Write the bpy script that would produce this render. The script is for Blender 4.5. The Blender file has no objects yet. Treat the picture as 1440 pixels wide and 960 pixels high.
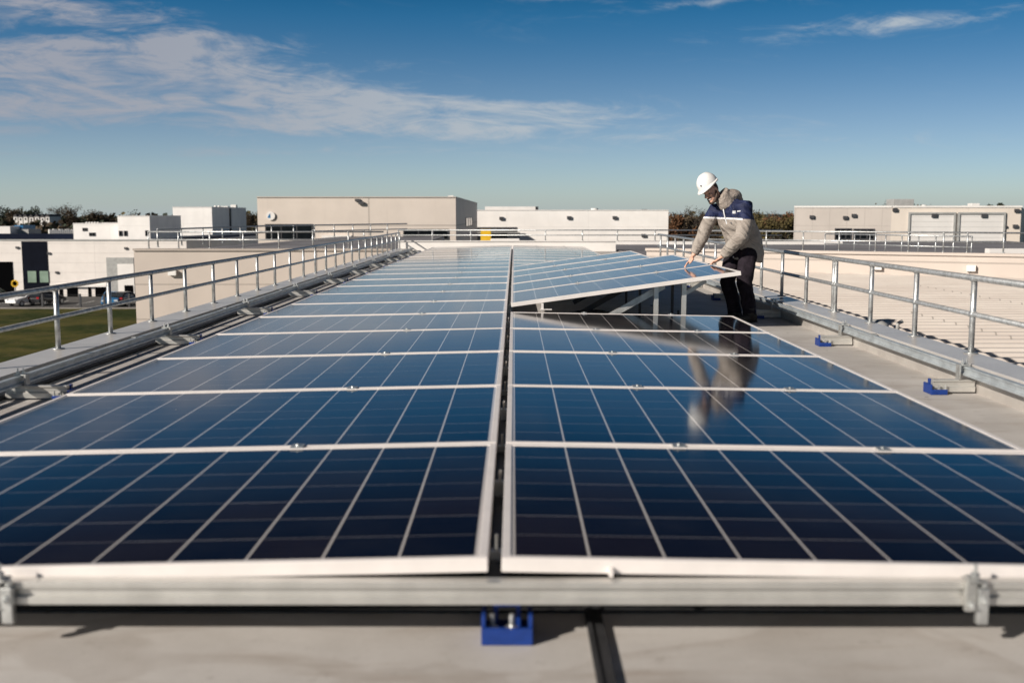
import bpy, math, random
from mathutils import Vector, Matrix, Euler
R = math.radians
random.seed(11)
S = bpy.context.scene
COL = S.collection

# ------------------------------------------------------------------ camera
CAM_Z = 1.25
cd = bpy.data.cameras.new('camera')
cam = bpy.data.objects.new('camera', cd); COL.objects.link(cam)
cam.location = (0, 0, CAM_Z)
cam.rotation_euler = (R(90 - 6.77), 0, R(0.115))
cd.lens = 37.5; cd.sensor_width = 36; cd.clip_start = 0.05; cd.clip_end = 9000
cd.dof.use_dof = True; cd.dof.focus_distance = 12.7; cd.dof.aperture_fstop = 2.2
S.camera = cam
CM = cam.rotation_euler.to_matrix()
def ray(px, py):
    return CM @ Vector(((px - 720) / 1500, (480 - py) / 1500, -1))
def V(px, py, Y):                       # point seen at a photo pixel, Y metres ahead
    d = ray(px, py); k = Y / d.y
    return Vector((d.x * k, Y, CAM_Z + d.z * k))
def U(px, py, z):                       # point seen at a photo pixel on the level z
    d = ray(px, py); k = (z - CAM_Z) / d.z
    return Vector((d.x * k, d.y * k, z))

# ------------------------------------------------------------------ node helpers
class X:                                # arithmetic on shader sockets
    nt = None
    def __init__(s, k): s.k = k
    @staticmethod
    def op(o, *a, clamp=False):
        n = X.nt.nodes.new('ShaderNodeMath'); n.operation = o; n.use_clamp = clamp
        for i, v in enumerate(a):
            if isinstance(v, X): X.nt.links.new(v.k, n.inputs[i])
            else: n.inputs[i].default_value = v
        return X(n.outputs[0])
    def __add__(s, o): return X.op('ADD', s, o)
    __radd__ = __add__
    def __sub__(s, o): return X.op('SUBTRACT', s, o)
    def __rsub__(s, o): return X.op('SUBTRACT', o, s)
    def __mul__(s, o): return X.op('MULTIPLY', s, o)
    __rmul__ = __mul__
    def __truediv__(s, o): return X.op('DIVIDE', s, o)
    def __rtruediv__(s, o): return X.op('DIVIDE', o, s)
def fn(o, *a): return X.op(o, *a)
def smooth(x, lo, hi):
    n = X.nt.nodes.new('ShaderNodeMapRange'); n.interpolation_type = 'SMOOTHSTEP'
    X.nt.links.new(x.k, n.inputs[0]); n.inputs[1].default_value = lo; n.inputs[2].default_value = hi
    return X(n.outputs[0])
def vec(x, y, z=0.0):
    n = X.nt.nodes.new('ShaderNodeCombineXYZ')
    for i, v in enumerate((x, y, z)):
        if isinstance(v, X): X.nt.links.new(v.k, n.inputs[i])
        else: n.inputs[i].default_value = v
    return n.outputs[0]
def noise(v, scale, detail=4, rough=0.55, dist=0.0):
    n = X.nt.nodes.new('ShaderNodeTexNoise')
    if v is not None: X.nt.links.new(v, n.inputs['Vector'])
    n.inputs['Scale'].default_value = scale; n.inputs['Detail'].default_value = detail
    n.inputs['Roughness'].default_value = rough; n.inputs['Distortion'].default_value = dist
    return X(n.outputs['Fac'])
def split(v):
    n = X.nt.nodes.new('ShaderNodeSeparateXYZ'); X.nt.links.new(v, n.inputs[0])
    return X(n.outputs[0]), X(n.outputs[1]), X(n.outputs[2])
def mix(f, a, b):
    n = X.nt.nodes.new('ShaderNodeMix'); n.data_type = 'RGBA'
    for i, v in ((0, f), (6, a), (7, b)):
        if isinstance(v, X): X.nt.links.new(v.k, n.inputs[i])
        elif isinstance(v, (tuple, list)): n.inputs[i].default_value = (*v[:3], 1)
        else: n.inputs[i].default_value = v
    return X(n.outputs[2])

# ------------------------------------------------------------------ sky and sun
SUN_EL, SUN_AZ = 27.0, (-0.79, -0.61)   # the sun stands behind the camera to the left
w = bpy.data.worlds.new('World'); S.world = w; w.use_nodes = True
nt = w.node_tree; X.nt = nt
bg = nt.nodes['Background']
sky = nt.nodes.new('ShaderNodeTexSky'); sky.sky_type = 'NISHITA'; sky.sun_disc = False
sky.sun_elevation = R(SUN_EL); sky.sun_rotation = math.atan2(SUN_AZ[0], SUN_AZ[1])
sky.air_density = 1.0; sky.dust_density = 0.6; sky.ozone_density = 2.0
tc = nt.nodes.new('ShaderNodeTexCoord')
dx, dy, dz = split(tc.outputs['Generated'])
nt.links.new(vec(dx, dy, fn('MAXIMUM', dz, 0.0) * 2.6 + 0.012), sky.inputs['Vector'])
hs = nt.nodes.new('ShaderNodeHueSaturation'); hs.inputs['Saturation'].default_value = 1.12
nt.links.new(sky.outputs[0], hs.inputs['Color'])
ay = fn('ABSOLUTE', dy) + 0.04
u = dx / ay; h = dz / ay
n1 = noise(vec(u * 3.6, h * 17.0, 0.3), 1.6, 8, 0.64, 1.1)
n2 = noise(vec(u * 9.0 + h * 10.0, h * 34.0, 4.3), 1.5, 7, 0.65, 1.6)
base = (n1 * 0.58 + n2 * 0.42 - 0.5) * 2.3 + 0.5
def blob(cu, ch, wu, wh, tilt=0.0):
    a = (u - cu) / wu; b = (h - ch - (u - cu) * tilt) / wh
    return fn('EXPONENT', (a * a + b * b) * -1.0)
m = blob(-0.44, 0.122, 0.24, 0.034, -0.04) + blob(-0.28, 0.112, 0.22, 0.022, -0.06) * 0.9 + blob(-0.20, 0.088, 0.36, 0.017, -0.02) \
    + blob(-0.04, 0.084, 0.16, 0.014, 0.03) * 0.6 + blob(-0.30, 0.145, 0.16, 0.012, 0.0) * 0.6
m2 = blob(-0.40, 0.182, 0.14, 0.016, -0.12) * 0.95 + blob(-0.19, 0.194, 0.08, 0.009, 0.05) * 0.8 + blob(0.33, 0.166, 0.15, 0.011, 0.08) * 0.8 \
   + blob(0.02, 0.188, 0.11, 0.0035, -0.04) * 0.5 + blob(0.34, 0.200, 0.14, 0.006, 0.1) * 0.5 + blob(0.30, 0.066, 0.3, 0.006, 0.0) * 0.4 \
   + blob(-0.30, 0.055, 0.4, 0.006, 0.0) * 0.45 + blob(0.15, 0.182, 0.10, 0.004, 0.1) * 0.35
cov = smooth(base + fn('MINIMUM', m, 1.0) * 0.42 + m2 * 0.40, 0.58, 1.30) * fn('MINIMUM', m * 1.5 + m2 * 1.2 + 0.08, 1.0)
cov = fn('MINIMUM', cov * 1.15, 0.82)
cloudcol = mix(smooth(u, -0.4, 0.1), (3.9, 3.95, 4.4), (5.0, 5.5, 5.9))
skyc = X(hs.outputs[0])
def cmul(c, t):
    n = nt.nodes.new('ShaderNodeMix'); n.data_type = 'RGBA'; n.blend_type = 'MULTIPLY'; n.inputs[0].default_value = 1
    nt.links.new(c.k, n.inputs[6]); nt.links.new(t.k, n.inputs[7]); return X(n.outputs[2])
el = fn('MAXIMUM', dz, 0.0)
tint = mix(smooth(el, 0.06, 0.22), (1.0, 1.04, 1.02), (0.06, 0.88, 1.08))
tint = mix(smooth(el, 0.17, 0.28), tint, (0.13, 0.19, 0.25))
skyc = mix(fn('EXPONENT', el * -21.0), cmul(skyc, tint), (4.15, 4.75, 4.8))
nt.links.new(mix(cov, skyc, cloudcol).k, bg.inputs['Color'])
bg.inputs['Strength'].default_value = 0.075
sl = bpy.data.lights.new('sun', 'SUN'); sl.energy = 4.7; sl.angle = R(0.53); sl.color = (1.0, 0.915, 0.815)
so = bpy.data.objects.new('sun', sl); COL.objects.link(so)
ce = math.cos(R(SUN_EL))
so.rotation_euler = Vector((-SUN_AZ[0] * ce, -SUN_AZ[1] * ce, -math.sin(R(SUN_EL)))).to_track_quat('-Z', 'Y').to_euler()
so.location = (-30, -20, 30)
S.view_settings.view_transform = 'Standard'; S.view_settings.look = 'None'
S.view_settings.exposure = 0.38; S.view_settings.gamma = 1.0
S.render.engine = 'CYCLES'
S.cycles.use_denoising = True; S.cycles.max_bounces = 6
try: S.cycles.sample_clamp_indirect = 6
except Exception: pass

# ------------------------------------------------------------------ materials
MATS = {}
def newmat(name):
    m = bpy.data.materials.new(name); m.use_nodes = True; X.nt = m.node_tree
    p = m.node_tree.nodes['Principled BSDF']
    MATS[name] = m
    return m, p, m.node_tree.nodes.new('ShaderNodeTexCoord').outputs['Object']
def setp(p, **k):
    for a, v in k.items():
        i = p.inputs[a.replace('_', ' ')]
        if isinstance(v, X): X.nt.links.new(v.k, i)
        elif isinstance(v, (tuple, list)): i.default_value = (*v[:3], 1)
        else: i.default_value = v
def bump(p, hgt, strength=0.2, dist=0.01):
    b = X.nt.nodes.new('ShaderNodeBump'); b.inputs['Strength'].default_value = strength; b.inputs['Distance'].default_value = dist
    X.nt.links.new(hgt.k, b.inputs['Height']); X.nt.links.new(b.outputs[0], p.inputs['Normal'])
def mul(c, k): return tuple(min(1, v * k) for v in c[:3])
def M(name, col, rough=0.5, metal=0.0, var=0.15, scale=6.0, bmp=0.0, bscale=40.0, spec=0.5, bdist=0.01):
    m, p, o = newmat(name)
    f = noise(o, scale, 5, 0.6)
    setp(p, Base_Color=mix(smooth(f, 0.3, 0.7), mul(col, 1 - var), mul(col, 1 + var)), Metallic=metal)
    setp(p, Roughness=fn('ADD', noise(o, scale * 2.3, 3) * 0.2, rough - 0.1))
    p.inputs['Specular IOR Level'].default_value = spec
    if bmp: bump(p, noise(o, bscale, 4), bmp, bdist)
    return m
M('galvanised', (0.52, 0.53, 0.53), 0.42, 0.75, 0.22, 22, 0.15, 60)
M('zinc', (0.60, 0.61, 0.60), 0.38, 0.8, 0.18, 14, 0.1, 90)
M('aluminium', (0.60, 0.59, 0.56), 0.34, 0.6, 0.10, 5)
M('bright_steel', (0.47, 0.51, 0.53), 0.38, 0.45, 0.18, 8)
M('frame_aluminium', (0.80, 0.75, 0.72), 0.40, 0.15, 0.05, 4)
M('steel_plate', (0.50, 0.50, 0.48), 0.45, 0.7, 0.2, 12)
M('blue_plastic', (0.006, 0.035, 0.20), 0.42, 0, 0.12, 30)
M('black_rubber', (0.018, 0.018, 0.02), 0.7, 0, 0.3, 20, 0.3, 80)
M('black_plastic', (0.02, 0.02, 0.022), 0.4, 0, 0.2, 20)
M('white_backsheet', (0.62, 0.62, 0.62), 0.6)
M('window_glass', (0.006, 0.008, 0.010), 0.08, 0, 0.3, 2, spec=0.12)
M('green_glass', (0.22, 0.30, 0.24), 0.15, 0, 0.15, 0.8)
M('dark_opening', (0.003, 0.003, 0.0035), 0.9, spec=0.0)
M('white_paint', (0.74, 0.71, 0.68), 0.55, 0, 0.05, 0.7)
M('white_unit', (0.72, 0.70, 0.67), 0.5, 0, 0.08, 3)
M('grey_unit', (0.34, 0.34, 0.33), 0.6, 0, 0.12, 3)
M('dark_metal', (0.05, 0.05, 0.055), 0.5, 0, 0.2, 3)
M('yellow_paint', (0.70, 0.42, 0.02), 0.45, 0, 0.1, 3)
M('asphalt', (0.065, 0.062, 0.06), 0.9, 0, 0.25, 0.4)
M('pale_paving', (0.21, 0.195, 0.18), 0.9, 0, 0.15, 0.6)
M('line_paint', (0.6, 0.6, 0.58), 0.8)
M('roof_felt', (0.16, 0.155, 0.165), 0.85, 0, 0.2, 0.35)
M('navy_roof', (0.010, 0.014, 0.028), 0.8, 0, 0.25, 0.2, spec=0.04)
M('navy_cladding', (0.0055, 0.007, 0.013), 0.7, 0, 0.15, 0.8, spec=0.04)
M('tyre', (0.015, 0.015, 0.016), 0.85)
M('rim', (0.45, 0.45, 0.46), 0.35, 0.7)
M('car_white', (0.72, 0.72, 0.72), 0.28, 0, 0.02, 2)
M('car_black', (0.012, 0.011, 0.013), 0.25, 0, 0.1, 2)
M('car_blue', (0.035, 0.16, 0.34), 0.28, 0, 0.05, 2)
M('car_glass', (0.02, 0.025, 0.03), 0.06)
M('headlight', (0.75, 0.78, 0.8), 0.15)
M('taillight', (0.30, 0.01, 0.015), 0.2)
M('skin', (0.60, 0.345, 0.25), 0.5, 0, 0.12, 30, 0.15, 120)
M('hair', (0.060, 0.034, 0.022), 0.6, 0, 0.4, 90, 0.6, 160)
M('helmet_white', (0.80, 0.79, 0.77), 0.3, 0, 0.02, 10)
M('trouser_cloth', (0.017, 0.013, 0.018), 0.9, 0, 0.35, 14, 0.5, 45, spec=0.15)
M('boot', (0.03, 0.026, 0.022), 0.6, 0, 0.3, 20)
M('white_print', (0.75, 0.76, 0.78), 0.6)
M('bark', (0.055, 0.040, 0.032), 0.95, 0, 0.3, 4)
M('foliage_brown', (0.060, 0.042, 0.024), 0.95, 0, 0.5, 0.6)
M('foliage_orange', (0.105, 0.048, 0.020), 0.95, 0, 0.45, 0.8)
M('foliage_olive', (0.085, 0.066, 0.022), 0.95, 0, 0.5, 0.7)
M('foliage_dark', (0.026, 0.034, 0.020), 0.95, 0, 0.4, 0.6)
M('brick', (0.26, 0.19, 0.15), 0.9, 0, 0.2, 0.7)
M('slate', (0.07, 0.065, 0.065), 0.8, 0, 0.2, 1)
M('hill_cover', (0.045, 0.050, 0.036), 1.0, 0, 0.4, 0.01)

def cladding(name, col, hstep, vstep, rough=0.6, dark=0.72, wid=0.035, var=0.05, rib=0.0):
    m, p, o = newmat(name)
    x, y, z = split(o)
    n = noise(o, 0.5, 5)
    c = mix(smooth(n, 0.3, 0.7), mul(col, 1 - var), mul(col, 1 + var))
    st = noise(vec(x * 3.0, y * 3.0, z * 0.25), 1.0, 4)
    c = mix(smooth(st, 0.55, 0.8) * 0.12, c, mul(col, 0.55))
    ln = fn('LESS_THAN', fn('ABSOLUTE', fn('FRACT', z / hstep) - 0.5) * hstep, wid / 2)
    if vstep:
        ln = fn('MAXIMUM', ln, fn('LESS_THAN', fn('ABSOLUTE', fn('FRACT', (x + y * 0.97) / vstep) - 0.5) * vstep, wid / 2))
    setp(p, Base_Color=mix(ln * 0.8, c, mul(col, dark)), Roughness=rough)
    hgt = 1.0 - ln
    if rib: hgt = hgt + fn('PINGPONG', (x + y * 0.97) / rib, 0.5)
    bump(p, hgt, 0.5, 0.02)
    return m
cladding('beige_cladding', (0.50, 0.435, 0.385), 1.15, 12.0, dark=0.6)
cladding('beige_cladding_tall', (0.60, 0.53, 0.47), 3.6, 15.6, wid=0.09, dark=0.6)
cladding('white_cladding', (0.72, 0.67, 0.63), 1.15, 6.5)
cladding('bright_cladding', (0.82, 0.79, 0.76), 2.4, 9.0, dark=0.85)
cladding('taupe_cladding', (0.50, 0.45, 0.41), 2.0, 0.9, dark=0.86)
cladding('cream_cladding', (0.66, 0.59, 0.52), 40, 9.0, dark=0.85)
cladding('roller_slats', (0.66, 0.64, 0.62), 0.35, 0, dark=0.75, wid=0.03)

# roof membrane, stained
m, p, o = newmat('roof_membrane')
x, y, z = split(o)
a = noise(o, 0.9, 7, 0.65); b = noise(o, 7.0, 6, 0.7); st = noise(vec(x * 0.7, y * 4.0, 0.0), 1.4, 6, 0.65, 0.5)
c = mix(smooth(a, 0.3, 0.7), (0.40, 0.375, 0.35), (0.53, 0.505, 0.48))
c = mix(smooth(st, 0.5, 0.75) * 0.6, c, (0.29, 0.235, 0.19))
c = mix(smooth(b, 0.58, 0.76) * 0.6, c, (0.22, 0.185, 0.16))
pud = noise(vec(x * 1.0, y * 1.6, 3.0), 1.1, 3, 0.5, 0.6)
ring = smooth(pud, 0.54, 0.565) * (1.0 - smooth(pud, 0.565, 0.66))
c = mix(ring * (b * 0.5), c, (0.27, 0.225, 0.19)); c = mix(smooth(pud, 0.56, 0.62) * 0.08, c, (0.24, 0.22, 0.20))
gr = noise(o, 60.0, 3, 0.7); c = mix(smooth(gr, 0.55, 0.8) * 0.35, c, (0.24, 0.22, 0.20))
scr = noise(vec(x * 2.0, y * 30.0, 1.0), 1.0, 3, 0.6, 0.4); c = mix(smooth(scr, 0.66, 0.74) * 0.3, c, (0.28, 0.25, 0.225))
sp = X.nt.nodes.new('ShaderNodeTexVoronoi'); sp.inputs['Scale'].default_value = 2.3
X.nt.links.new(o, sp.inputs['Vector'])
c = mix(fn('LESS_THAN', X(sp.outputs['Distance']), 0.035) * 0.7, c, (0.08, 0.07, 0.06))
seam = fn('LESS_THAN', fn('ABSOLUTE', fn('FRACT', (y + noise(o, 0.6, 2) * 0.02) / 1.6) - 0.5) * 1.6, 0.006)
c = mix(seam * 0.45, c, (0.22, 0.2, 0.18))
setp(p, Base_Color=c, Roughness=fn('ADD', b * 0.3, 0.42))
bump(p, b * 0.6 + a + seam * -0.4, 0.25, 0.01)

# coping sheet metal
m, p, o = newmat('coping_metal')
n = noise(o, 1.6, 6, 0.6); f = noise(o, 20, 3)
x, y, z = split(o)
jt = fn('LESS_THAN', fn('ABSOLUTE', fn('FRACT', y / 3.0) - 0.5) * 3.0, 0.006)
setp(p, Base_Color=mix(jt * 0.7, mix(smooth(n, 0.3, 0.7), (0.46, 0.44, 0.425), (0.54, 0.52, 0.50)), (0.12, 0.12, 0.12)), Metallic=0.05, Roughness=0.3)
m, p, o = newmat('parapet_metal')
n = noise(o, 2.2, 6, 0.65)
x, y, z = split(o)
setp(p, Base_Color=mix(smooth(n, 0.35, 0.7), (0.44, 0.41, 0.38), (0.57, 0.54, 0.50)), Metallic=0.35, Roughness=0.42)
bump(p, n, 0.15, 0.02)
# ribbed white sheet of the neighbour roof
m, p, o = newmat('ribbed_sheet')
x, y, z = split(o)
n = noise(o, 0.5, 6, 0.65); st = noise(vec(x * 0.25, y * 2.0, 0.0), 1.0, 5)
c = mix(smooth(n, 0.35, 0.7), (0.54, 0.48, 0.43), (0.62, 0.565, 0.51))
c = mix(smooth(st, 0.5, 0.8) * 0.25, c, (0.34, 0.30, 0.26))
sp = X.nt.nodes.new('ShaderNodeTexVoronoi'); sp.inputs['Scale'].default_value = 1.1
X.nt.links.new(o, sp.inputs['Vector'])
c = mix(fn('LESS_THAN', X(sp.outputs['Distance']), 0.06) * 0.6, c, (0.13, 0.115, 0.1))
lap = fn('LESS_THAN', fn('ABSOLUTE', fn('FRACT', (x + fn('FLOOR', y / 6.0) * 1.7) / 4.1) - 0.5) * 4.1, 0.012)
c = mix(lap * 0.6, c, (0.2, 0.18, 0.16))
setp(p, Base_Color=c, Roughness=0.5)
# grass
m, p, o = newmat('grass_ground')
n = noise(o, 0.12, 7, 0.65); f = noise(o, 2.5, 5, 0.7)
c = mix(smooth(n, 0.40, 0.60), (0.020, 0.034, 0.006), (0.085, 0.078, 0.020))
pt = noise(o, 0.5, 5, 0.6, 0.5); c = mix(smooth(pt, 0.52, 0.66) * 0.55, c, (0.10, 0.080, 0.035))
c = mix(smooth(f, 0.45, 0.7) * 0.5, c, (0.085, 0.068, 0.028))
setp(p, Base_Color=c, Roughness=1.0); p.inputs['Specular IOR Level'].default_value = 0.1
bump(p, f, 0.8, 0.15)
m, p, o = newmat('far_land')
n = noise(o, 0.01, 6, 0.6)
setp(p, Base_Color=mix(smooth(n, 0.4, 0.6), (0.045, 0.052, 0.022), (0.09, 0.078, 0.045)), Roughness=1.0)

# photovoltaic cells under glass: local x runs along the long side, y in depth
def cells(name, pitch_x, x0, pitch_y, y0):
    m, p, o = newmat(name)
    x, y, z = split(o)
    cx = (fn('ABSOLUTE', x) - x0) / pitch_x; cy = (y - y0) / pitch_y
    ix = fn('FLOOR', cx); iy = fn('FLOOR', cy)
    fx = fn('ABSOLUTE', cx - ix - 0.5) * -1.0 + 0.5; fy = fn('ABSOLUTE', cy - iy - 0.5) * -1.0 + 0.5
    inf = X.nt.nodes.new('ShaderNodeObjectInfo'); rnd = X(inf.outputs['Random'])
    wn = X.nt.nodes.new('ShaderNodeTexWhiteNoise'); wn.noise_dimensions = '3D'
    X.nt.links.new(vec(ix, iy, rnd * 57.0), wn.inputs['Vector'])
    rv = X(wn.outputs['Value'])
    gx = 1.0 - smooth(fx * pitch_x, 0.0024, 0.0042)      # gaps between the columns of cells
    gy = 1.0 - smooth(fy * pitch_y, 0.0011, 0.0024)      # finer gaps between their rows
    wg = X.nt.nodes.new('ShaderNodeTexWhiteNoise'); wg.noise_dimensions = '2D'
    X.nt.links.new(vec(ix, fn('FLOOR', cy + 0.5) + rnd * 31.0), wg.inputs['Vector'])
    gy = gy * (X(wg.outputs['Value']) * 0.55 + 0.40)
    b5 = cy * 5.0
    fb = fn('ABSOLUTE', b5 - fn('FLOOR', b5) - 0.5)
    bus = (1.0 - smooth(fn('ABSOLUTE', fb) * pitch_y / 5.0, 0.0005, 0.0014)) * 0.42
    fing = (noise(vec(x * 160.0, y * 2.0, 0.0), 1.0, 2)) * 0.35
    grain = noise(vec(x * 60.0, y * 60.0, rnd * 10.0), 1.0, 3, 0.7)
    c = mix(smooth(rv, 0.25, 0.9), (0.0008, 0.0020, 0.0075), (0.0090, 0.0055, 0.0075))
    c = mix(smooth(grain + fing, 0.45, 0.95) * fn('FRACT', rv * 7.3) * 0.6, c, (0.002, 0.007, 0.020))
    c = mix(bus, c, (0.13, 0.13, 0.15))
    c = mix(gy, c, (0.36, 0.35, 0.36))
    c = mix(gx, c, (0.58, 0.55, 0.53))
    inside = fn('LESS_THAN', y0, y) * fn('LESS_THAN', y, y0 + 7 * pitch_y) * fn('LESS_THAN', x0, fn('ABSOLUTE', x))
    c = mix(inside, (0.50, 0.47, 0.46), c)
    dust = noise(o, 2.0, 6, 0.7); sp = X.nt.nodes.new('ShaderNodeTexVoronoi'); sp.inputs['Scale'].default_value = 1.5
    X.nt.links.new(vec(x, y, rnd * 40.0), sp.inputs['Vector'])
    drop = fn('LESS_THAN', X(sp.outputs['Distance']), 0.009)
    c = mix(smooth(dust, 0.4, 0.8) * 0.018, c, (0.4, 0.36, 0.32))
    c = mix(drop * 0.6, c, (0.5, 0.48, 0.45))
    setp(p, Base_Color=c, Roughness=fn('ADD', dust * 0.06, 0.050) + drop * 0.4)
    p.inputs['IOR'].default_value = 1.46
    bump(p, noise(vec(x * 1.0, y * 0.5, rnd * 9.0), 1.3, 3), 0.05, 0.02)
    return m

# jacket: grey-beige body, navy yoke with a pale piping under it (split by height on the garment)
m, p, o = newmat('jacket_cloth')
x, y, z = split(o)
wr = noise(vec(x * 5.0, y * 5.0, z * 9.0 + x * 6.0), 1.0, 2, 0.45, 1.1); fi = noise(o, 70, 3)
line = z + x * 0.05 + noise(o, 5, 2) * 0.012
yoke = smooth(line, 1.204, 1.208)
pip = fn('LESS_THAN', fn('ABSOLUTE', line - 1.205), 0.010) * fn('LESS_THAN', x, -0.02)
g = mix(smooth(wr, 0.3, 0.7), (0.275, 0.238, 0.208), (0.345, 0.305, 0.268))
nv = mix(smooth(wr, 0.3, 0.7), (0.0035, 0.008, 0.040), (0.006, 0.015, 0.070))
c = mix(pip, mix(yoke, g, nv), (0.72, 0.72, 0.74))
setp(p, Base_Color=c, Roughness=0.75)
bump(p, wr + fi * 0.015, 1.0, 0.05)
m, p, o = newmat('hood_cloth')
wr = noise(o, 12.0, 5, 0.6, 0.8)
setp(p, Base_Color=mix(smooth(wr, 0.3, 0.7), (0.25, 0.21, 0.18), (0.36, 0.31, 0.27)), Roughness=0.8)
bump(p, wr, 0.8, 0.03)

# ------------------------------------------------------------------ mesh helpers
class MB:
    def __init__(s): s.v = []; s.f = []; s.m = []; s.cur = 0
    def face(s, pts):
        b = len(s.v); s.v += [Vector(q) for q in pts]; s.f.append(tuple(range(b, b + len(pts)))); s.m.append(s.cur); return s
    def add(s, vs, fs):
        b = len(s.v); s.v += [Vector(q) for q in vs]
        for f in fs: s.f.append(tuple(i + b for i in f)); s.m.append(s.cur)
        return s
    def box(s, x0, x1, y0, y1, z0, z1, mat=None):
        vs = [Vector((x, y, z)) for z in (z0, z1) for y in (y0, y1) for x in (x0, x1)]
        if mat is not None: vs = [mat @ q for q in vs]
        return s.add(vs, [(0, 2, 3, 1), (4, 5, 7, 6), (0, 1, 5, 4), (2, 6, 7, 3), (0, 4, 6, 2), (1, 3, 7, 5)])
    def bar(s, a, b, w, t, up=(0, 0, 1)):            # rectangular bar between two points
        a = Vector(a); b = Vector(b); d = (b - a).normalized(); up = Vector(up)
        sx = d.cross(up).normalized(); uz = sx.cross(d)
        vs = [q + sx * i * w / 2 + uz * j * t / 2 for q in (a, b) for j in (-1, 1) for i in (-1, 1)]
        return s.add(vs, [(0, 1, 3, 2), (4, 6, 7, 5), (0, 4, 5, 1), (2, 3, 7, 6), (0, 2, 6, 4), (1, 5, 7, 3)])
    def pipe(s, pts, rad, n=10, cap=True, side=None):
        pts = [Vector(q) for q in pts]; k = len(pts)
        if not isinstance(rad, (list, tuple)): rad = [rad] * k
        prev = None; rings = []
        for i, q in enumerate(pts):
            d = ((pts[min(i + 1, k - 1)] - q).normalized() + (q - pts[max(i - 1, 0)]).normalized()).normalized()
            if side is not None: a = Vector(side)
            elif prev is None: a = Vector((0, 0, 1)) if abs(d.z) < 0.9 else Vector((1, 0, 0))
            else: a = prev
            a = (a - d * a.dot(d)).normalized(); prev = a; b = d.cross(a)
            r = rad[i]; r1, r2 = r if isinstance(r, (tuple, list)) else (r, r)
            rings.append([q + a * r1 * math.cos(2 * math.pi * j / n) + b * r2 * math.sin(2 * math.pi * j / n) for j in range(n)])
        vs = [q for rg in rings for q in rg]; fs = []
        for i in range(k - 1):
            for j in range(n):
                fs.append((i * n + j, i * n + (j + 1) % n, (i + 1) * n + (j + 1) % n, (i + 1) * n + j))
        if cap: fs += [tuple(range(n - 1, -1, -1)), tuple((k - 1) * n + j for j in range(n))]
        return s.add(vs, fs)
    def ell(s, c, rx, ry, rz, mat=None, n=16, m=10, z0=-1.0):
        c = Vector(c); vs = []; fs = []
        for i in range(m + 1):
            t = math.asin(max(-1, z0)) + (math.pi / 2 - math.asin(max(-1, z0))) * i / m
            for j in range(n):
                q = Vector((rx * math.cos(t) * math.cos(2 * math.pi * j / n), ry * math.cos(t) * math.sin(2 * math.pi * j / n), rz * math.sin(t)))
                vs.append(c + (mat @ q if mat is not None else q))
        for i in range(m):
            for j in range(n): fs.append((i * n + j, i * n + (j + 1) % n, (i + 1) * n + (j + 1) % n, (i + 1) * n + j))
        fs.append(tuple(range(n - 1, -1, -1)))
        return s.add(vs, fs)
    def prism(s, prof, axis, t0, t1):                # profile extruded along an axis
        def pt(a, b, t): return {'x': (t, a, b), 'y': (a, t, b), 'z': (a, b, t)}[axis]
        n = len(prof); vs = [pt(a, b, t) for t in (t0, t1) for a, b in prof]
        return s.add(vs, [tuple(range(n)), tuple(range(2 * n - 1, n - 1, -1))] + [(i, i + n, (i + 1) % n + n, (i + 1) % n) for i in range(n)])
    def build(s, name, mat, parent=None, origin=None, sm=False, bevel=0, label=None):
        org = Vector(origin) if origin is not None else (Vector(parent['_o']) if parent is not None and '_o' in parent else Vector((0, 0, 0)))
        me = bpy.data.meshes.new(name)
        me.from_pydata([q - org for q in s.v], [], s.f)
        for k in (mat if isinstance(mat, (list, tuple)) else [mat]): me.materials.append(MATS[k])
        for pl, i in zip(me.polygons, s.m): pl.material_index = i; pl.use_smooth = sm
        me.update()
        import bmesh
        bm = bmesh.new(); bm.from_mesh(me); bmesh.ops.recalc_face_normals(bm, faces=bm.faces); bm.to_mesh(me); bm.free()
        o = bpy.data.objects.new(name, me); COL.objects.link(o)
        if parent is not None: o.parent = parent
        else: o.location = org
        o['_o'] = tuple(org)
        if bevel:
            bv = o.modifiers.new('bevel', 'BEVEL'); bv.width = bevel; bv.segments = 2; bv.limit_method = 'ANGLE'
        if label: o['label'] = label
        return o
def tag(o, label, cat, group=None, kind=None):
    if label: o['label'] = label
    if cat: o['category'] = cat
    if group: o['group'] = group
    if kind: o['kind'] = kind
    return o
def thing(name, label, cat, loc=(0, 0, 0), group=None, rotz=0.0, local=False):
    o = bpy.data.objects.new(name, None); COL.objects.link(o); o.empty_display_size = 0.2
    o.location = loc; o.rotation_euler = (0, 0, rotz)
    o['_o'] = (0, 0, 0) if (local or rotz) else tuple(loc)
    return tag(o, label, cat, group)
def structure(o): o['kind'] = 'structure'; return o
def kids(o): return [c for c in bpy.data.objects if c.parent == o]
def dup(root, loc, rot=None, label=None, group=None):
    r = root.copy(); COL.objects.link(r); r.location = loc
    if rot is not None: r.rotation_euler = rot
    if label: r['label'] = label
    if group: r['group'] = group
    for ch in kids(root):
        c = ch.copy(); COL.objects.link(c); c.parent = r
        for g in kids(ch):
            d = g.copy(); COL.objects.link(d); d.parent = c
    return r
ORD = ['', 'first', 'second', 'third', 'fourth', 'fifth', 'sixth', 'seventh', 'eighth', 'ninth', 'tenth', 'eleventh', 'twelfth', 'thirteenth',
       'fourteenth', 'fifteenth', 'sixteenth', 'seventeenth', 'eighteenth', 'nineteenth', 'twentieth', 'twenty-first', 'twenty-second', 'twenty-third', 'twenty-fourth', 'twenty-fifth']

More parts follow.
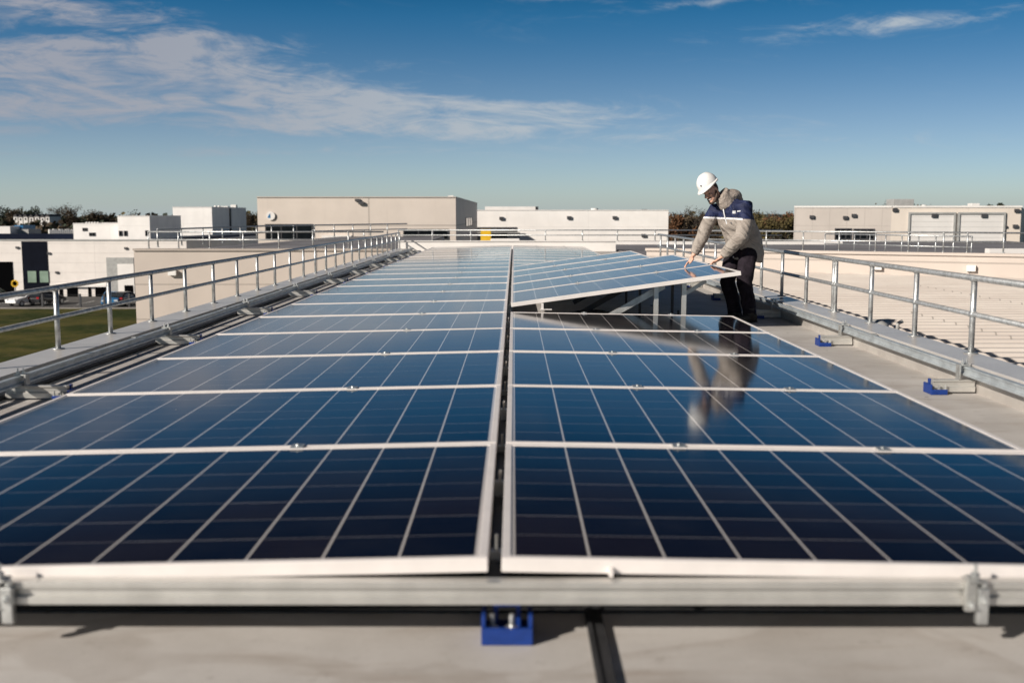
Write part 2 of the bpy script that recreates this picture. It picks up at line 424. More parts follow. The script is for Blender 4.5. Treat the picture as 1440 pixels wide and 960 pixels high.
# ------------------------------------------------------------------ ground
G = -8.5
structure(MB().face([(-4000, -300, G - 0.05), (4000, -300, G - 0.05), (4000, 5000, G - 0.05), (-4000, 5000, G - 0.05)]).build('ground', 'far_land'))
tag(MB().face([(-90, -40, G), (-4.2, -40, G), (-4.2, 110.5, G), (-90, 112.5, G)]).build('grass', 'grass_ground'), None, None, kind='structure')
structure(MB().face([(-140, 112.4, G - 0.02), (-4.2, 110.4, G - 0.02), (-4.2, 127.9, G - 0.02), (-140, 127.9, G - 0.02)]).build('car_park', 'asphalt'))
structure(MB().box(-90, -8, 110.9, 111.4, G - 0.1, G + 0.12).build('kerb', 'pale_paving'))
mk = MB()
for i in range(16): mk.box(-84 + i * 3.0, -83.88 + i * 3.0, 116.5, 121.5, G - 0.018, G - 0.012)
structure(mk.build('parking_lines', 'line_paint'))
hp = []
for i in range(61):
    a = -1900 + i * 63
    hp.append((a, 3000, G + 12 + 13 * math.sin(i * 0.31 + 1) + 7 * math.sin(i * 0.83) + 3 * math.sin(i * 2.1) - 13))
hv = MB()
for i in range(60):
    a, b = hp[i], hp[i + 1]
    hv.face([(a[0], 2700, G - 1), (b[0], 2700, G - 1), b, a]); hv.face([a, b, (b[0], 3400, G - 1), (a[0], 3400, G - 1)])
structure(hv.build('hills', 'hill_cover'))

# ------------------------------------------------------------------ the roof we stand on
ROOF_END = 37.0
structure(MB().box(-4.0, 3.5, -4, ROOF_END, G, 0).build('roof_deck', 'roof_membrane'))
# parapets
def parapet(label, x0, x1, y0, y1, zt, cx0, cx1, origin):
    t = thing('parapet', label, 'parapet', origin)
    MB().box(x0, x1, y0, y1, 0.0 if x0 > -3.99 else 0.0, zt - 0.012).build('upstand', 'parapet_metal', t)
    c = MB().box(cx0, cx1, y0, y1, zt - 0.012, zt)
    c.box(cx0, cx0 + 0.004, y0, y1, zt - 0.05, zt - 0.0125).box(cx1 - 0.004, cx1, y0, y1, zt - 0.05, zt - 0.0125)
    c.build('coping', 'coping_metal', t)
    return t
parapet('low left roof parapet capped with smooth grey sheet metal beside the lawn', -3.98, -3.70, -2, ROOF_END, 0.10, -4.02, -3.67, (-3.85, 8, 0))
parapet('right roof parapet with metal upstand and wide grey capping beside the white ribbed roof', 3.26, 3.48, -2, 26.6, 0.20, 3.24, 3.54, (3.38, 8, 0))
t = thing('parapet', 'pale far end parapet closing the roof behind the panels', 'parapet', (0, ROOF_END, 0))
MB().box(-4.0, 3.5, ROOF_END - 0.1, ROOF_END + 0.25, 0.0, 0.33).build('upstand', 'white_paint', t)
MB().box(-4.05, 3.55, ROOF_END - 0.14, ROOF_END + 0.29, 0.331, 0.36).build('coping', 'white_paint', t)

# railings
def railing(label, pts, h, posts, r=0.024, mat='galvanised', mid=True, ends=None, group=None):
    a, b = Vector(pts[0]), Vector(pts[-1])
    t = thing('railing', label, 'railing', a, group)
    up = Vector((0, 0, h))
    MB().pipe([q + Vector((0, 0, h)) for q in map(Vector, pts)], r, 12).build('top_rail', mat, t, sm=True)
    if mid: MB().pipe([Vector(q) + up * 0.52 for q in pts], r * 0.85, 12).build('mid_rail', mat, t, sm=True)
    for q in posts:
        q = Vector(q); pb = MB().pipe([q, q + up * 0.999], r * 0.92, 12)
        pb.pipe([q + up * 0.49, q + up * 0.55], r * 1.25, 12); pb.pipe([q + up * 0.955, q + up * 1.01], r * 1.22, 12)
        pb.pipe([q + Vector((0, 0, 0.001)), q + Vector((0, 0, 0.008))], r * 2.2, 14)
        pb.build('post', mat, t, sm=True)
    return t
LX, RX = -3.93, 3.485
railing('left galvanised two-bar roof railing above the lawn and car park', [(LX, 5.2, 0.1), (LX, ROOF_END - 0.3, 0.1)], 0.53,
        [(LX, 5.52 + 1.2 * i, 0.1) for i in range(27) if 5.52 + 1.2 * i < ROOF_END])
rp = [(RX, 4.60 + 1.16 * i, 0.2) for i in range(19)]
railing('right galvanised two-bar roof railing in front of the white ribbed roof', [(RX, 4.0, 0.2), (RX, 25.9, 0.2)], 0.575, rp + [(RX, rp[6][1] + 0.075, 0.2)])
fy = ROOF_END + 0.05
fps = [V(px, 342, fy).x for px in (440, 512, 560, 608, 662, 767, 819, 868, 921)]
railing('thin railing along the far end of the roof', [(-4.0, fy, 0.36), (V(1100, 330, fy).x, fy, 0.36)], 0.36, [(q, fy, 0.36) for q in fps], r=0.022)

# ------------------------------------------------------------------ solar panels
DEP, PER, Y0, ZR = 1.586, 1.607, 3.04, 0.25
FW, FH = 0.030, 0.044
def panel_proto(n, pitch, sgn, name):
    L = n * pitch + 2 * FW + 0.012
    t = thing('solar_panel', 'x', 'solar panel', local=True)
    x0, x1 = (0, L) if sgn > 0 else (-L, 0)
    f = MB()
    f.box(x0, x1, 0, FW * 0.8, -FH, 0); f.box(x0, x1, DEP - FW * 0.8, DEP, -FH, 0)
    f.box(x0, x0 + FW * 0.9, FW * 0.8, DEP - FW * 0.8, -FH, 0); f.box(x1 - FW * 0.9, x1, FW * 0.8, DEP - FW * 0.8, -FH, 0)
    f.build('frame', 'frame_aluminium', t, bevel=0.002)
    cn = 'cells_%s' % name
    cells(cn, pitch, FW + 0.006, 0.2195, (DEP - 7 * 0.2195) / 2)
    e = 0.02
    MB().box(x0 + e, x1 - e, e, DEP - e, -0.010, -0.004).build('glass', cn, t)
    MB().face([(x0 + e, e, -0.013), (x1 - e, e, -0.013), (x1 - e, DEP - e, -0.013), (x0 + e, DEP - e, -0.013)]).build('backsheet', 'white_backsheet', t)
    for q in ((0.33, 0.72) if sgn > 0 else (0.34,)):
        cx = sgn * L * q
        c = MB().box(cx - 0.028, cx + 0.028, DEP - 0.022, DEP + 0.043, 0.0005, 0.006)
        c.box(cx - 0.028, cx + 0.028, DEP + 0.004, DEP + 0.017, -0.03, 0.0)
        c.pipe([(cx, DEP + 0.0105, 0.004), (cx, DEP + 0.0105, 0.013)], 0.008, 8)
        c.build('clamp', 'zinc', t)
    return t, L
pL, LL = panel_proto(11, 0.2287, -1, 'left')
pR, LR = panel_proto(10, 0.2245, 1, 'right')
pT, LT = panel_proto(10, 0.2390, 1, 'raised')
pN, LN = panel_proto(9, 0.2330, 1, 'short')
XL, XR = -0.078, -0.036
ROWS = 20
used = set()
def put(proto, loc, roty, label, group):
    j = random.uniform
    rot = (R(j(-.12, .12)), R(roty + j(-.07, .07)), R(j(-.04, .04)))
    if proto not in used:
        used.add(proto); proto.location = loc; proto.rotation_euler = rot; proto['label'] = label; proto['group'] = group
        return proto
    return dup(proto, loc, rot, label, group)
for i in range(ROWS):
    put(pL, (XL, Y0 + PER * i, ZR), -1.27, 'dark blue solar panel left of the central gap, %s row from the front rail' % ORD[i + 1], 'solar panels left of the central gap')
TY, TZ, TA = 11.32, 0.318, -7.85
for i in range(5):
    put(pR, (XR, Y0 + PER * i, ZR), 0.98, 'flat solar panel right of the central gap, %s row from the front rail' % ORD[i + 1], 'solar panels right of the central gap')
for k in range(3):
    lb = ['raised solar panel nearest the camera, its high end propped on two white posts',
          'raised solar panel under the worker\'s fingertips, second of the tilted ones',
          'raised solar panel just beyond the worker\'s hands, third of the tilted ones'][k]
    put(pT, (XR, TY + PER * k, TZ), TA, lb, 'tilted solar panels in front of the worker')
for k in range(3, 5):
    put(pN, (XR, TY + PER * k, TZ), TA + 0.3, 'shorter tilted solar panel, %s of the tilted ones counted from the worker' % ORD[k + 1], 'tilted solar panels in front of the worker')
for i in range(10, ROWS):
    put(pR, (XR, Y0 + PER * i, ZR), 0.98, 'flat solar panel beyond the tilted ones, %s row behind them' % ORD[i - 9], 'flat solar panels behind the tilted ones')

# props under the tilted panels
def slope_z(x): return TZ - FH + 0.1385 * (x - XR) - 0.004
def prop(label, y, xs, lm='aluminium', hw=.028):
    t = thing('support_frame', label, 'support', (1.5, y, 0), 'support frames under the tilted panels')
    for x in xs:
        b = MB().box(x - hw, x + hw, y - 0.02, y + 0.02, 0.0, slope_z(x)); b.box(x - 0.06, x + 0.06, y - 0.05, y + 0.05, 0.0, 0.008)
        b.build('leg', lm, t)
    a = Vector((0.82, y + 0.03, 0.04)); e = Vector((xs[0] + 0.05, y + 0.03, slope_z(xs[0]) - 0.02))
    b = MB().bar(a, (1.62, y + 0.03, slope_z(1.62) - 0.01), 0.012, 0.065); b.build('brace', 'steel_plate' if lm == 'aluminium' else lm, t)
    x9 = xs[-1]
    MB().bar((x9 + 0.01, y + 0.03, slope_z(x9) - 0.13), (x9 + 0.24, y + 0.03, slope_z(x9 + 0.24) - 0.02), 0.02, 0.04).build('strut', 'steel_plate', t)
    return t
prop('white post frame propping the nearest raised panel in front of the worker\'s legs', TY + 0.16, (1.53, 1.83), 'aluminium', .024)
prop('post frame under the raised panel the worker is touching', TY + PER + 0.2, (1.55, 1.95), 'dark_metal', .015)
prop('post frame in the shade under the third raised panel', TY + 2 * PER + 0.2, (1.55, 1.95), 'dark_metal', .015)
prop('post frame under the shorter tilted panels at the back', TY + 4 * PER + 0.2, (1.3, 1.8), 'dark_metal', .015)
t = thing('panel_spacer', 'small white spacer peg lifting the low end of the nearest raised panel', 'spacer', (0.30, TY - 0.02, 0.24))
sp = MB().box(0.288, 0.312, TY - 0.03, TY - 0.005, 0.236, slope_z(0.3)); sp.box(0.275, 0.40, TY - 0.04, TY - 0.005, 0.247, 0.256)
sp.build('peg', 'frame_aluminium', t)
# black cable lying under the raised panels
cp = []
for i in range(90):
    a = i * 0.42; r_ = 0.16 + 0.05 * math.sin(i * 1.3)
    cp.append((0.95 + r_ * math.cos(a) * 1.5, TY + 0.75 + r_ * math.sin(a), 0.02 + 0.0016 * i + 0.01 * math.sin(i * 2.1)))
tag(MB().pipe(cp, 0.012, 6).build('cable_coil', 'black_rubber', origin=(0.95, TY + 0.75, 0), sm=True), 'tangled coil of black cable in the shade under the nearest raised panel', 'cable')
cp = [(1.2, TY + 0.6, 0.02), (1.45, TY + 0.8, 0.03), (1.6, TY + 0.7, 0.12), (1.72, TY + 0.62, 0.05), (1.95, TY + 0.75, 0.02), (2.2, TY + 0.7, 0.015)]
tag(MB().pipe(cp, 0.011, 6).build('cable', 'black_rubber', origin=(1.6, TY + 0.7, 0), sm=True), 'loose black cable looping over the shaded roof beside the white posts', 'cable')
for x, y, lb in ((1.48, TY + 0.95, 'small black connector box standing behind the thinner white post'), (1.98, TY + 1.35, 'small dark clamp block on the shaded roof below the worker\'s hands')):
    t = thing('connector_box', lb, 'connector', (x, y, 0))
    b = MB().box(x - 0.05, x + 0.05, y - 0.03, y + 0.03, 0, 0.07); b.box(x - 0.035, x - 0.01, y - 0.02, y + 0.02, 0.07, 0.12); b.box(x + 0.01, x + 0.035, y - 0.02, y + 0.02, 0.07, 0.12)
    b.build('housing', 'black_plastic', t, bevel=0.004)

# dark base rail and its clips down the central gap
t = thing('ridge_rail', 'dark base rail with small clips running down the gap between the two panel columns', 'rail', (-0.057, Y0, 0.1))
MB().box(-0.095, -0.02, Y0 + 0.12, Y0 + PER * ROWS, 0.10, 0.13).build('channel', 'black_plastic', t)
for i in range(26):
    y = Y0 + 0.35 + i * 0.80
    b = MB().box(-0.078, -0.036, y - 0.02, y + 0.02, 0.13, 0.16 + 0.03 * (i % 2)); b.pipe([(-0.057, y, 0.15), (-0.057, y, 0.215 + 0.02 * (i % 2))], 0.006, 8)
    b.build('clip', 'steel_plate' if i % 3 else 'zinc', t)

# ------------------------------------------------------------------ front mounting rail, foot and clamps
def c_profile(y, z0, z1, d=0.05):        # an open channel seen from the front: two lips and a groove
    h = z1 - z0
    return [(y, z0), (y, z0 + h * .34), (y + .012, z0 + h * .40), (y + .012, z0 + h * .68), (y, z0 + h * .74), (y, z1), (y + d, z1), (y + d, z0)]
FY = 2.985
t = thing('front_rail', 'long grooved aluminium mounting rail across the front of the panels', 'rail', (0, FY, 0.125))
MB().prism(c_profile(FY, 0.126, 0.192), 'x', -2.9, 2.75).build('channel', 'aluminium', t, bevel=0.0015)
tag(MB().box(-2.6, 2.3, 3.245, 3.62, 0.003, 0.010).build('added_shade_strip', 'black_rubber', origin=(0, 3.4, 0)), 'black strip added on the roof to deepen the shade behind the front rail', 'mat')  # dark sheet added to blacken the shade under the front panel edge
def bolt(mb, p, r=0.012, h=0.03, ax=(0, 0, 1)):
    p = Vector(p); ax = Vector(ax)
    mb.pipe([p, p + ax * h * .4], r * 1.25, 6); mb.pipe([p + ax * h * .4, p + ax * h], r * .55, 8)
def foot(mb, cx, y0, w=0.15, d=0.16):      # open-fronted tray
    mb.box(cx - w / 2, cx + w / 2, y0, y0 + d, 0.002, 0.018)
    mb.box(cx - w / 2, cx + w / 2, y0, y0 + 0.014, 0.018, 0.052)
    mb.box(cx - w / 2, cx - w / 2 + 0.012, y0 + 0.014, y0 + d, 0.018, 0.085)
    mb.box(cx + w / 2 - 0.012, cx + w / 2, y0 + 0.014, y0 + d, 0.018, 0.085)
    mb.box(cx - w * .27, cx - w * .18, y0 + d * .5, y0 + d * .85, 0.018, 0.123).box(cx + w * .18, cx + w * .27, y0 + d * .5, y0 + d * .85, 0.018, 0.123)
fx = U(713, 900, 0).x
t = thing('mounting_foot', 'bright blue plastic mounting foot with two bolts under the middle of the front rail', 'foot', (fx, 2.99, 0))
mb = MB(); foot(mb, fx, 2.99); mb.box(fx - 0.04, fx + 0.04, 2.983, 3.10, 0.1235, 0.1255); mb.build('tray', 'blue_plastic', t, bevel=0.002)
for q in (-0.044, 0.014):
    b = MB(); bolt(b, (fx + q, 3.035, 0.018), 0.015, 0.062); b.pipe([(fx + q, 3.035, 0.018), (fx + q, 3.035, 0.03)], 0.02, 14); b.build('bolt', 'zinc', t)
def clamp(label, cx):
    t = thing('rail_clamp', label, 'clamp', (cx, FY, 0.12))
    b = MB().box(cx - 0.002, cx + 0.03, FY - 0.028, FY - 0.003, 0.078, 0.185); b.build('bracket', 'zinc', t, bevel=0.003)
    b = MB().box(cx - 0.035, cx - 0.004, FY - 0.022, FY - 0.003, 0.115, 0.22); b.box(cx - 0.035, cx + 0.012, FY - 0.03, FY + 0.02, 0.2005, 0.208); b.build('plate', 'steel_plate', t, bevel=0.002)
    b = MB(); bolt(b, (cx - 0.008, FY - 0.012, 0.208), 0.011, 0.045); b.build('bolt', 'zinc', t)
    b = MB(); bolt(b, (cx + 0.014, FY - 0.027, 0.150), 0.010, 0.022, (0, -1, 0)); bolt(b, (cx - 0.02, FY - 0.022, 0.135), 0.010, 0.025, (0, -1, 0)); b.build('bolt', 'zinc', t)
    b = MB().pipe([(cx + 0.018, FY - 0.014, 0.187), (cx + 0.018, FY - 0.014, 0.205)], 0.010, 8); b.build('bolt', 'zinc', t)
    return t
clamp('galvanised clamp with bolts on the left end of the front rail', V(8, 840, FY).x)
clamp('galvanised clamp with bolts on the front rail toward the right', V(1371, 840, FY).x)
t = thing('spacer_tab', 'tiny pale tab under the front panel frame right of the gap', 'spacer', V(859, 806, 3.03))
q = V(859, 806, 3.03); MB().box(q.x - 0.006, q.x + 0.006, 3.02, 3.04, 0.198, 0.222).build('tab', 'yellow_paint' if False else 'frame_aluminium', t)
st = MB().box(0.222, 0.272, 0.4, 3.9, 0.004, 0.020); st.box(0.226, 0.236, 0.4, 3.9, 0.020, 0.026)
tag(st.build('cable_strap', 'black_rubber', origin=(0.25, 3, 0)), 'black rubber strip lying on the roof beside the blue foot', 'strip')
tag(MB().pipe([(-3.47 + 0.012 * math.sin(i * 0.9), 3.5 + i * 0.8, 0.019) for i in range(40)], 0.018, 8).build('roof_cable', 'black_rubber', origin=(-3.44, 8, 0), sm=True), 'long black cable running along the roof beside the left parapet', 'cable')

# parapet side rails
for s_, x, z0, y1, lb in ((-1, -3.38, 0.100, 35.5, 'long channel rail along the left parapet'), (1, 3.20, 0.128, 25.5, 'long channel rail along the right parapet capping')):
    t = thing('side_rail', lb, 'rail', (x, 4, z0))
    H_ = .066
    pr = [(x - s_ * a, b) for a, b in ((0, z0), (0, z0 + H_), (.04, z0 + H_), (.04, z0 + H_ * .8), (.028, z0 + H_ * .7), (.028, z0 + H_ * .34), (.04, z0 + H_ * .22), (.04, z0))]
    MB().prism(pr, 'y', 2.0, y1).build('channel', 'bright_steel', t, bevel=0.0015)
    for k in range(8):
        b = MB().box(x - 0.02, x + 0.02, 3.4 + k * 3 - 0.0, 3.46 + k * 3, z0 + H_ + .0005, z0 + H_ + 0.006); b.build('bracket', 'steel_plate', t)
def outrigger(label, y, s_):
    xr = -3.46 if s_ < 0 else 3.245; xf = -3.06 if s_ < 0 else 2.97
    t = thing('outrigger', label, 'bracket', (xf, y, 0), 'outriggers along the %s parapet' % ('left' if s_ < 0 else 'right'))
    a, b_ = sorted((xr, xf - 0.02 * s_))
    prf = [(y, .012), (y, .048), (y + .01, .054), (y + .01, .080), (y, .086), (y, .098), (y + .05, .098), (y + .05, .012)]
    MB().prism(prf, 'x', a, b_).build('arm', 'aluminium', t, bevel=0.001)
    mb = MB(); w = 0.115
    x0, x1 = xf - w / 2, xf + w / 2
    mb.box(x0, x1, y - 0.06, y + 0.09, 0.002, 0.016); mb.box(x0, x1, y - 0.06, y - 0.048, 0.016, 0.038)
    xb = x0 if s_ > 0 else x1 - 0.016
    mb.box(xb, xb + 0.013, y - 0.046, y + 0.09, 0.016, 0.072)
    xb = x0 + 0.03 if s_ > 0 else x1 - 0.045
    mb.box(xb, xb + 0.015, y + 0.055, y + 0.09, 0.016, 0.098)
    mb.build('foot', 'blue_plastic', t, bevel=0.002)
    for q in (0.0, 0.045):
        b = MB(); bolt(b, (xf + q * s_ + 0.01 * s_, y - 0.022, 0.016), 0.011, 0.05); b.build('bolt', 'zinc', t)
    xc = -3.36 if s_ < 0 else 3.17; zt = 0.168 if s_ < 0 else 0.198
    b = MB().box(xc - 0.035, xc + 0.035, y - 0.005, y + 0.055, zt, zt + 0.008)
    xi = xc + (0.036 if s_ < 0 else -0.046)
    b.box(xi, xi + 0.012, y - 0.005, y + 0.055, 0.0985, zt + 0.008)
    b.build('clip', 'steel_plate', t)
    b = MB(); bolt(b, (xc - 0.014, y + 0.02, zt + 0.008), 0.010, 0.04); bolt(b, (xc + 0.018, y + 0.035, zt + 0.008), 0.010, 0.04); b.build('bolt', 'zinc', t)
for k in range(10):
    outrigger('outrigger bar with blue foot beside the left parapet, %s one from the camera' % ORD[k + 1], 7.15 + 3.06 * k, -1)
for k in range(6):
    outrigger('outrigger bar with blue foot beside the right parapet, %s one from the camera' % ORD[k + 1], 7.42 + 2.75 * k, 1)

# ------------------------------------------------------------------ buildings
def mesh_wall(t, pts, z0, z1, mat, name='wall'):      # closed footprint, open at top
    b = MB(); n = len(pts)
    for i in range(n):
        p_, q_ = pts[i], pts[(i + 1) % n]
        b.face([(p_[0], p_[1], z0), (q_[0], q_[1], z0), (q_[0], q_[1], z1), (p_[0], p_[1], z1)])
    return b.build(name, mat, t)
def flat(t, pts, z, mat, name='roof', parent=None, th=0.2):
    b = MB(); n = len(pts); vs = [(a, c, z - th) for a, c in pts] + [(a, c, z) for a, c in pts]
    b.add(vs, [tuple(range(n)), tuple(range(n, 2 * n))] + [(i, (i + 1) % n, (i + 1) % n + n, i + n) for i in range(n)])
    return b.build(name, mat, parent or t)
def inset(pts, d):
    c = [sum(p[i] for p in pts) / len(pts) for i in (0, 1)]
    out = []
    for p in pts:
        v = Vector((c[0] - p[0], c[1] - p[1])); v.normalize()
        out.append((p[0] + v.x * d, p[1] + v.y * d))
    return out
def block(name, label, cat, pts, z1, mat, roof='roof_felt', cope='white_paint', z0=G, par=0.25, group=None, edges=None, back=None):
    t = thing(name, label, cat, (pts[0][0], pts[0][1], z0), group)
    mesh_wall(t, pts, z0, z1 if back is None else back - .05, mat)
    if back is not None: MB().add([(pts[0][0], pts[0][1], back - .05), (pts[1][0], pts[1][1], back - .05), (pts[1][0], pts[1][1] + .3, back - .05), (pts[0][0] + .2, pts[0][1] + .3, back - .05)] + [(pts[0][0], pts[0][1], z1), (pts[1][0], pts[1][1], z1), (pts[1][0], pts[1][1] + .3, z1), (pts[0][0] + .2, pts[0][1] + .3, z1)], [(0, 1, 5, 4), (3, 2, 6, 7), (0, 3, 7, 4), (1, 2, 6, 5), (4, 5, 6, 7)]).build('parapet_wall', mat, t)
    flat(t, inset(pts, 0.05), z1 - par, roof)
    b = MB(); n = len(pts); ip = inset(pts, 0.28); op = inset(pts, -0.06)
    vs = [(a, c, z1 + dz) for dz in (0.003, 0.07) for q in (op, ip) for a, c in q]
    for i in (edges if edges is not None else range(n)):
        j = (i + 1) % n
        b.add([vs[i], vs[j], vs[n + j], vs[n + i], vs[2 * n + i], vs[2 * n + j], vs[3 * n + j], vs[3 * n + i]],
              [(4, 5, 6, 7), (0, 1, 5, 4), (3, 2, 6, 7), (0, 1, 2, 3)])
    b.build('coping', cope, t)
    return t
class Face:                                             # a wall plane from a to b, u metres along it, proud by d
    def __init__(s, a, b): s.a = Vector((*a[:2], 0)); s.d = (Vector((*b[:2], 0)) - s.a).normalized(); s.n = Vector((s.d.y, -s.d.x, 0))
    def mat(s): return Matrix(((s.d.x, -s.n.x, 0, s.a.x), (s.d.y, -s.n.y, 0, s.a.y), (0, 0, 1, 0), (0, 0, 0, 1)))
    def u(s, px):                                        # distance along the wall where a photo column meets it
        r = ray(px, 320); k = (s.a.x * s.d.y - s.a.y * s.d.x) / (r.x * s.d.y - r.y * s.d.x)
        return (Vector((r.x * k, r.y * k, 0)) - s.a).dot(s.d)
    def z(s, px, py):
        q = s.a + s.d * s.u(px); return V(px, py, q.y).z
    def box(s, mb, u0, u1, z0, z1, d0=0.0, d1=0.05): mb.box(u0, u1, -d1, -d0, z0, z1, s.mat()); return mb
def window(t, F, u0, u1, z0, z1, div=1, pane='window_glass', fr='dark_metal', nm='window'):
    b = MB(); w_ = 0.07
    F.box(b, u0, u1, z0, z0 + w_, .003, .06); F.box(b, u0, u1, z1 - w_, z1, .003, .06)
    for k in range(div + 1):
        c = u0 + (u1 - u0 - w_) * k / div; F.box(b, c, c + w_, z0 + w_, z1 - w_, .003, .06)
    o = b.build(nm, fr, t)
    F.box(MB(), u0 + .02, u1 - .02, z0 + .02, z1 - .02, .004, .03).build('pane', pane, o)
    return o
def lamp(t, F, u_, z_, s_=0.3, mat='dark_metal'):
    b = MB(); F.box(b, u_ - s_ / 2, u_ + s_ / 2, z_ - s_ * .35, z_ + s_ * .35, .02, .02 + s_ * .45); F.box(b, u_ - s_ * .15, u_ + s_ * .15, z_ - s_ * .1, z_ + s_ * .1, 0.001, .02)
    b.build('wall_light', mat, t)
def vents(t_label, pts, z, mats=('white_unit', 'grey_unit')):
    for i, (x, y, w_, h_) in enumerate(pts): pass

# left beige wing of our own building
yw = 35.0
lx = V(188, 352, yw).x; zt = 0.08
pts = [(lx, yw), (-4.06, yw), (-4.06, 62), (-10.0, 62), (lx + 1.3, 48.7)]
t = block('warehouse_wing', 'beige panelled wing with a railed flat roof behind the left railing', 'building', pts, zt, 'beige_cladding', cope='beige_cladding', edges=(0,), back=zt - .06, par=.08)
F = Face((lx, yw), (-4.06, yw))
lamp(t, F, F.u(241), F.z(241, 383), 0.26, 'white_unit')
railing('railing along the front of the left beige wing roof', [(V(209, 340, 35.3).x, 35.3, zt + .07), (-4.3, 35.3, zt + .07)], 0.54,
        [(V(px, 340, 35.3).x, 35.3, zt + .07) for px in (209, 251, 295, 342, 392, 440, 490)], r=0.026)
railing('slanting railing along the back edge of the left beige wing roof', [(lx + 0.3, 36.5, zt + .07), (lx + 1.5, 48.4, zt + .07), (-6.0, 60, zt + .07)], 0.60,
        [(lx + 0.3 + 1.2 * k / 6, 36.5 + 11.9 * k / 6, zt + .07) for k in range(6)] + [(lx + 1.5 + 0.7 * k, 48.4 + 1.45 * k, zt + .07) for k in range(7)], r=0.03)
# right neighbour: ribbed white roof and beige wing
wa, wb = U(1080, 382, -0.2), U(1640, 396, -0.2)
sl_ = (wb.y - wa.y) / (wb.x - wa.x)
def wy(x): return wa.y + (x - wa.x) * sl_
XE = 19.0
rb = MB(); y = -2.0; prof = []
while y < wy(3.6) + 0.3:
    prof += [(y, -0.225), (y + 0.29, -0.225), (y + 0.315, -0.19), (y + 0.375, -0.19)]; y += 0.40
n = len(prof)
vs = [(x_, a, b) for x_ in (3.56, XE) for a, b in prof]
rb.add(vs, [(i, i + 1, n + i + 1, n + i) for i in range(n - 1)])
t = thing('ribbed_roof', 'white ribbed metal roof beyond the right railing', 'roof', (8, 10, -0.2))
rb.build('sheet', 'ribbed_sheet', t)
for k, (px, py) in enumerate(((1232, 458), (1275, 458))): pass
structure(MB().box(3.56, XE, -2, wy(3.6), G, -0.26).build('lower_block', 'roof_felt'))
pts = [(3.58, wy(3.58)), (XE, wy(XE)), (XE + 4, 50), (3.58, 50)]
zw = 0.285
t = block('warehouse_wing', 'long low beige wing with a grey flat roof behind the white ribbed roof', 'building', pts, zw, 'beige_cladding', cope='beige_cladding', edges=(0,), back=zw - .25)
F = Face(pts[0], pts[1])
for px, py in ((1237, 375), (1369, 377)): lamp(t, F, F.u(px), F.z(px, py), 0.2, 'white_unit')
fr = lambda x, dy_=0.3: (x, wy(x) + dy_, zw + .072)
xs_ = [F.a.x + F.d.x * F.u(px) for px in (1000, 1030, 1082, 1134.6, 1186, 1238, 1285, 1335, 1369, 1421, 1470)]
railing('thin railing along the front edge of the right beige wing', [fr(xs_[0]), fr(xs_[-1])], 0.47, [fr(q) for q in xs_], r=0.020)
a, b = V(1160, 345, 33), V(1366, 352, 29)
a.z = b.z = zw - 0.24
q9 = [a.lerp(b, k / 9) for k in range(10)]
railing('slanting thin railing on the middle of the right wing roof', [a, b], 0.62, q9, r=0.020)
kb = thing('roof_kerb', 'low white kerb across the far side of the right wing roof', 'kerb', (8, 44, zw - .25))
MB().box(3.7, V(1185, 340, 44).x, 44, 44.4, zw - .25, zw - .13).build('kerb_block', 'white_paint', kb)
kb = thing('roof_kerb', 'short white kerb at the right edge of the wing roof', 'kerb', (14, 30, zw - .25))
MB().box(V(1392, 345, 30).x, V(1480, 345, 30).x, 30, 30.3, zw - .25, zw + .02).build('kerb_block', 'white_paint', kb)
# vent stubs on the ribbed roof
for px, py, lb in ((1232, 461, 'squat dark roof vent on the ribbed roof behind the right railing'),):
    q = U(px, py, -0.2); t = thing('roof_vent', lb, 'vent', q)
    MB().pipe([q, q + Vector((0, 0, .06)), q + Vector((0, 0, .11))], [0.16, 0.15, 0.05], 14).build('cap', 'grey_unit', t, sm=True)
q = U(1262, 466, -0.2); t = thing('roof_vent', 'small crooked pipe on the ribbed roof right of the squat vent', 'vent', q)
MB().pipe([q, q + Vector((0, 0, .1)), q + Vector((.06, 0, .13))], 0.025, 8).build('pipe', 'grey_unit', t, sm=True)

# big beige building with the round sign
y1 = 75.0
xa, xb_ = V(362, 300, y1).x, V(641, 300, y1).x
zt = V(500, 278, y1).z
pts = [(xa, y1), (xb_, y1), (xb_ + 0.15, 114), (xa, 114)]
t = block('warehouse', 'large beige box building with a round sign and dark window bands', 'building', pts, zt, 'beige_cladding_tall', cope='beige_cladding')
F = Face(pts[0], pts[1])
window(t, F, F.u(373), F.u(440), F.z(400, 337), F.z(400, 315), 3)
window(t, F, F.u(567), F.u(631), F.z(600, 337), F.z(600, 322), 3)
b = MB(); F.box(b, F.u(454), F.u(495), F.z(470, 341), F.z(470, 331), 0.02, 0.5); b.build('canopy', 'white_paint', t)
sg = MB(); c0 = F.u(381.5); cz = F.z(381.5, 303.5)
ctr = F.a + F.d * c0
sg.pipe([(ctr.x, y1 - 0.03, cz), (ctr.x, y1 - 0.12, cz)], 0.30, 28)
sg.build('round_sign', 'white_paint', t)
e = MB()                                                  # blue wedge-shaped emblem on the sign
e.prism([(ctr.x - .22, cz - .14), (ctr.x - .02, cz - .16), (ctr.x - .03, cz + .16), (ctr.x - .13, cz + .06)], 'y', y1 - .135, y1 - .121)
e.build('emblem', 'car_blue', t)
lm = MB(); q0 = ctr; lu = F.u(500); lz = F.z(500, 281)
F.box(lm, lu, lu + .35, lz - .1, lz + .06, .0, .14); F.box(lm, lu + .25, lu + .62, lz - .32, lz - .12, .06, .2); lm.build('wall_light', 'dark_metal', t)
F2 = Face(pts[1], pts[2])
window(t, F2, 14, 26, zt - 2.2, zt - 1.4, 3, nm='window')
F2.box(MB(), 2, 9, G, G + 4, .02, .08).build('roller_door', 'grey_unit', t)
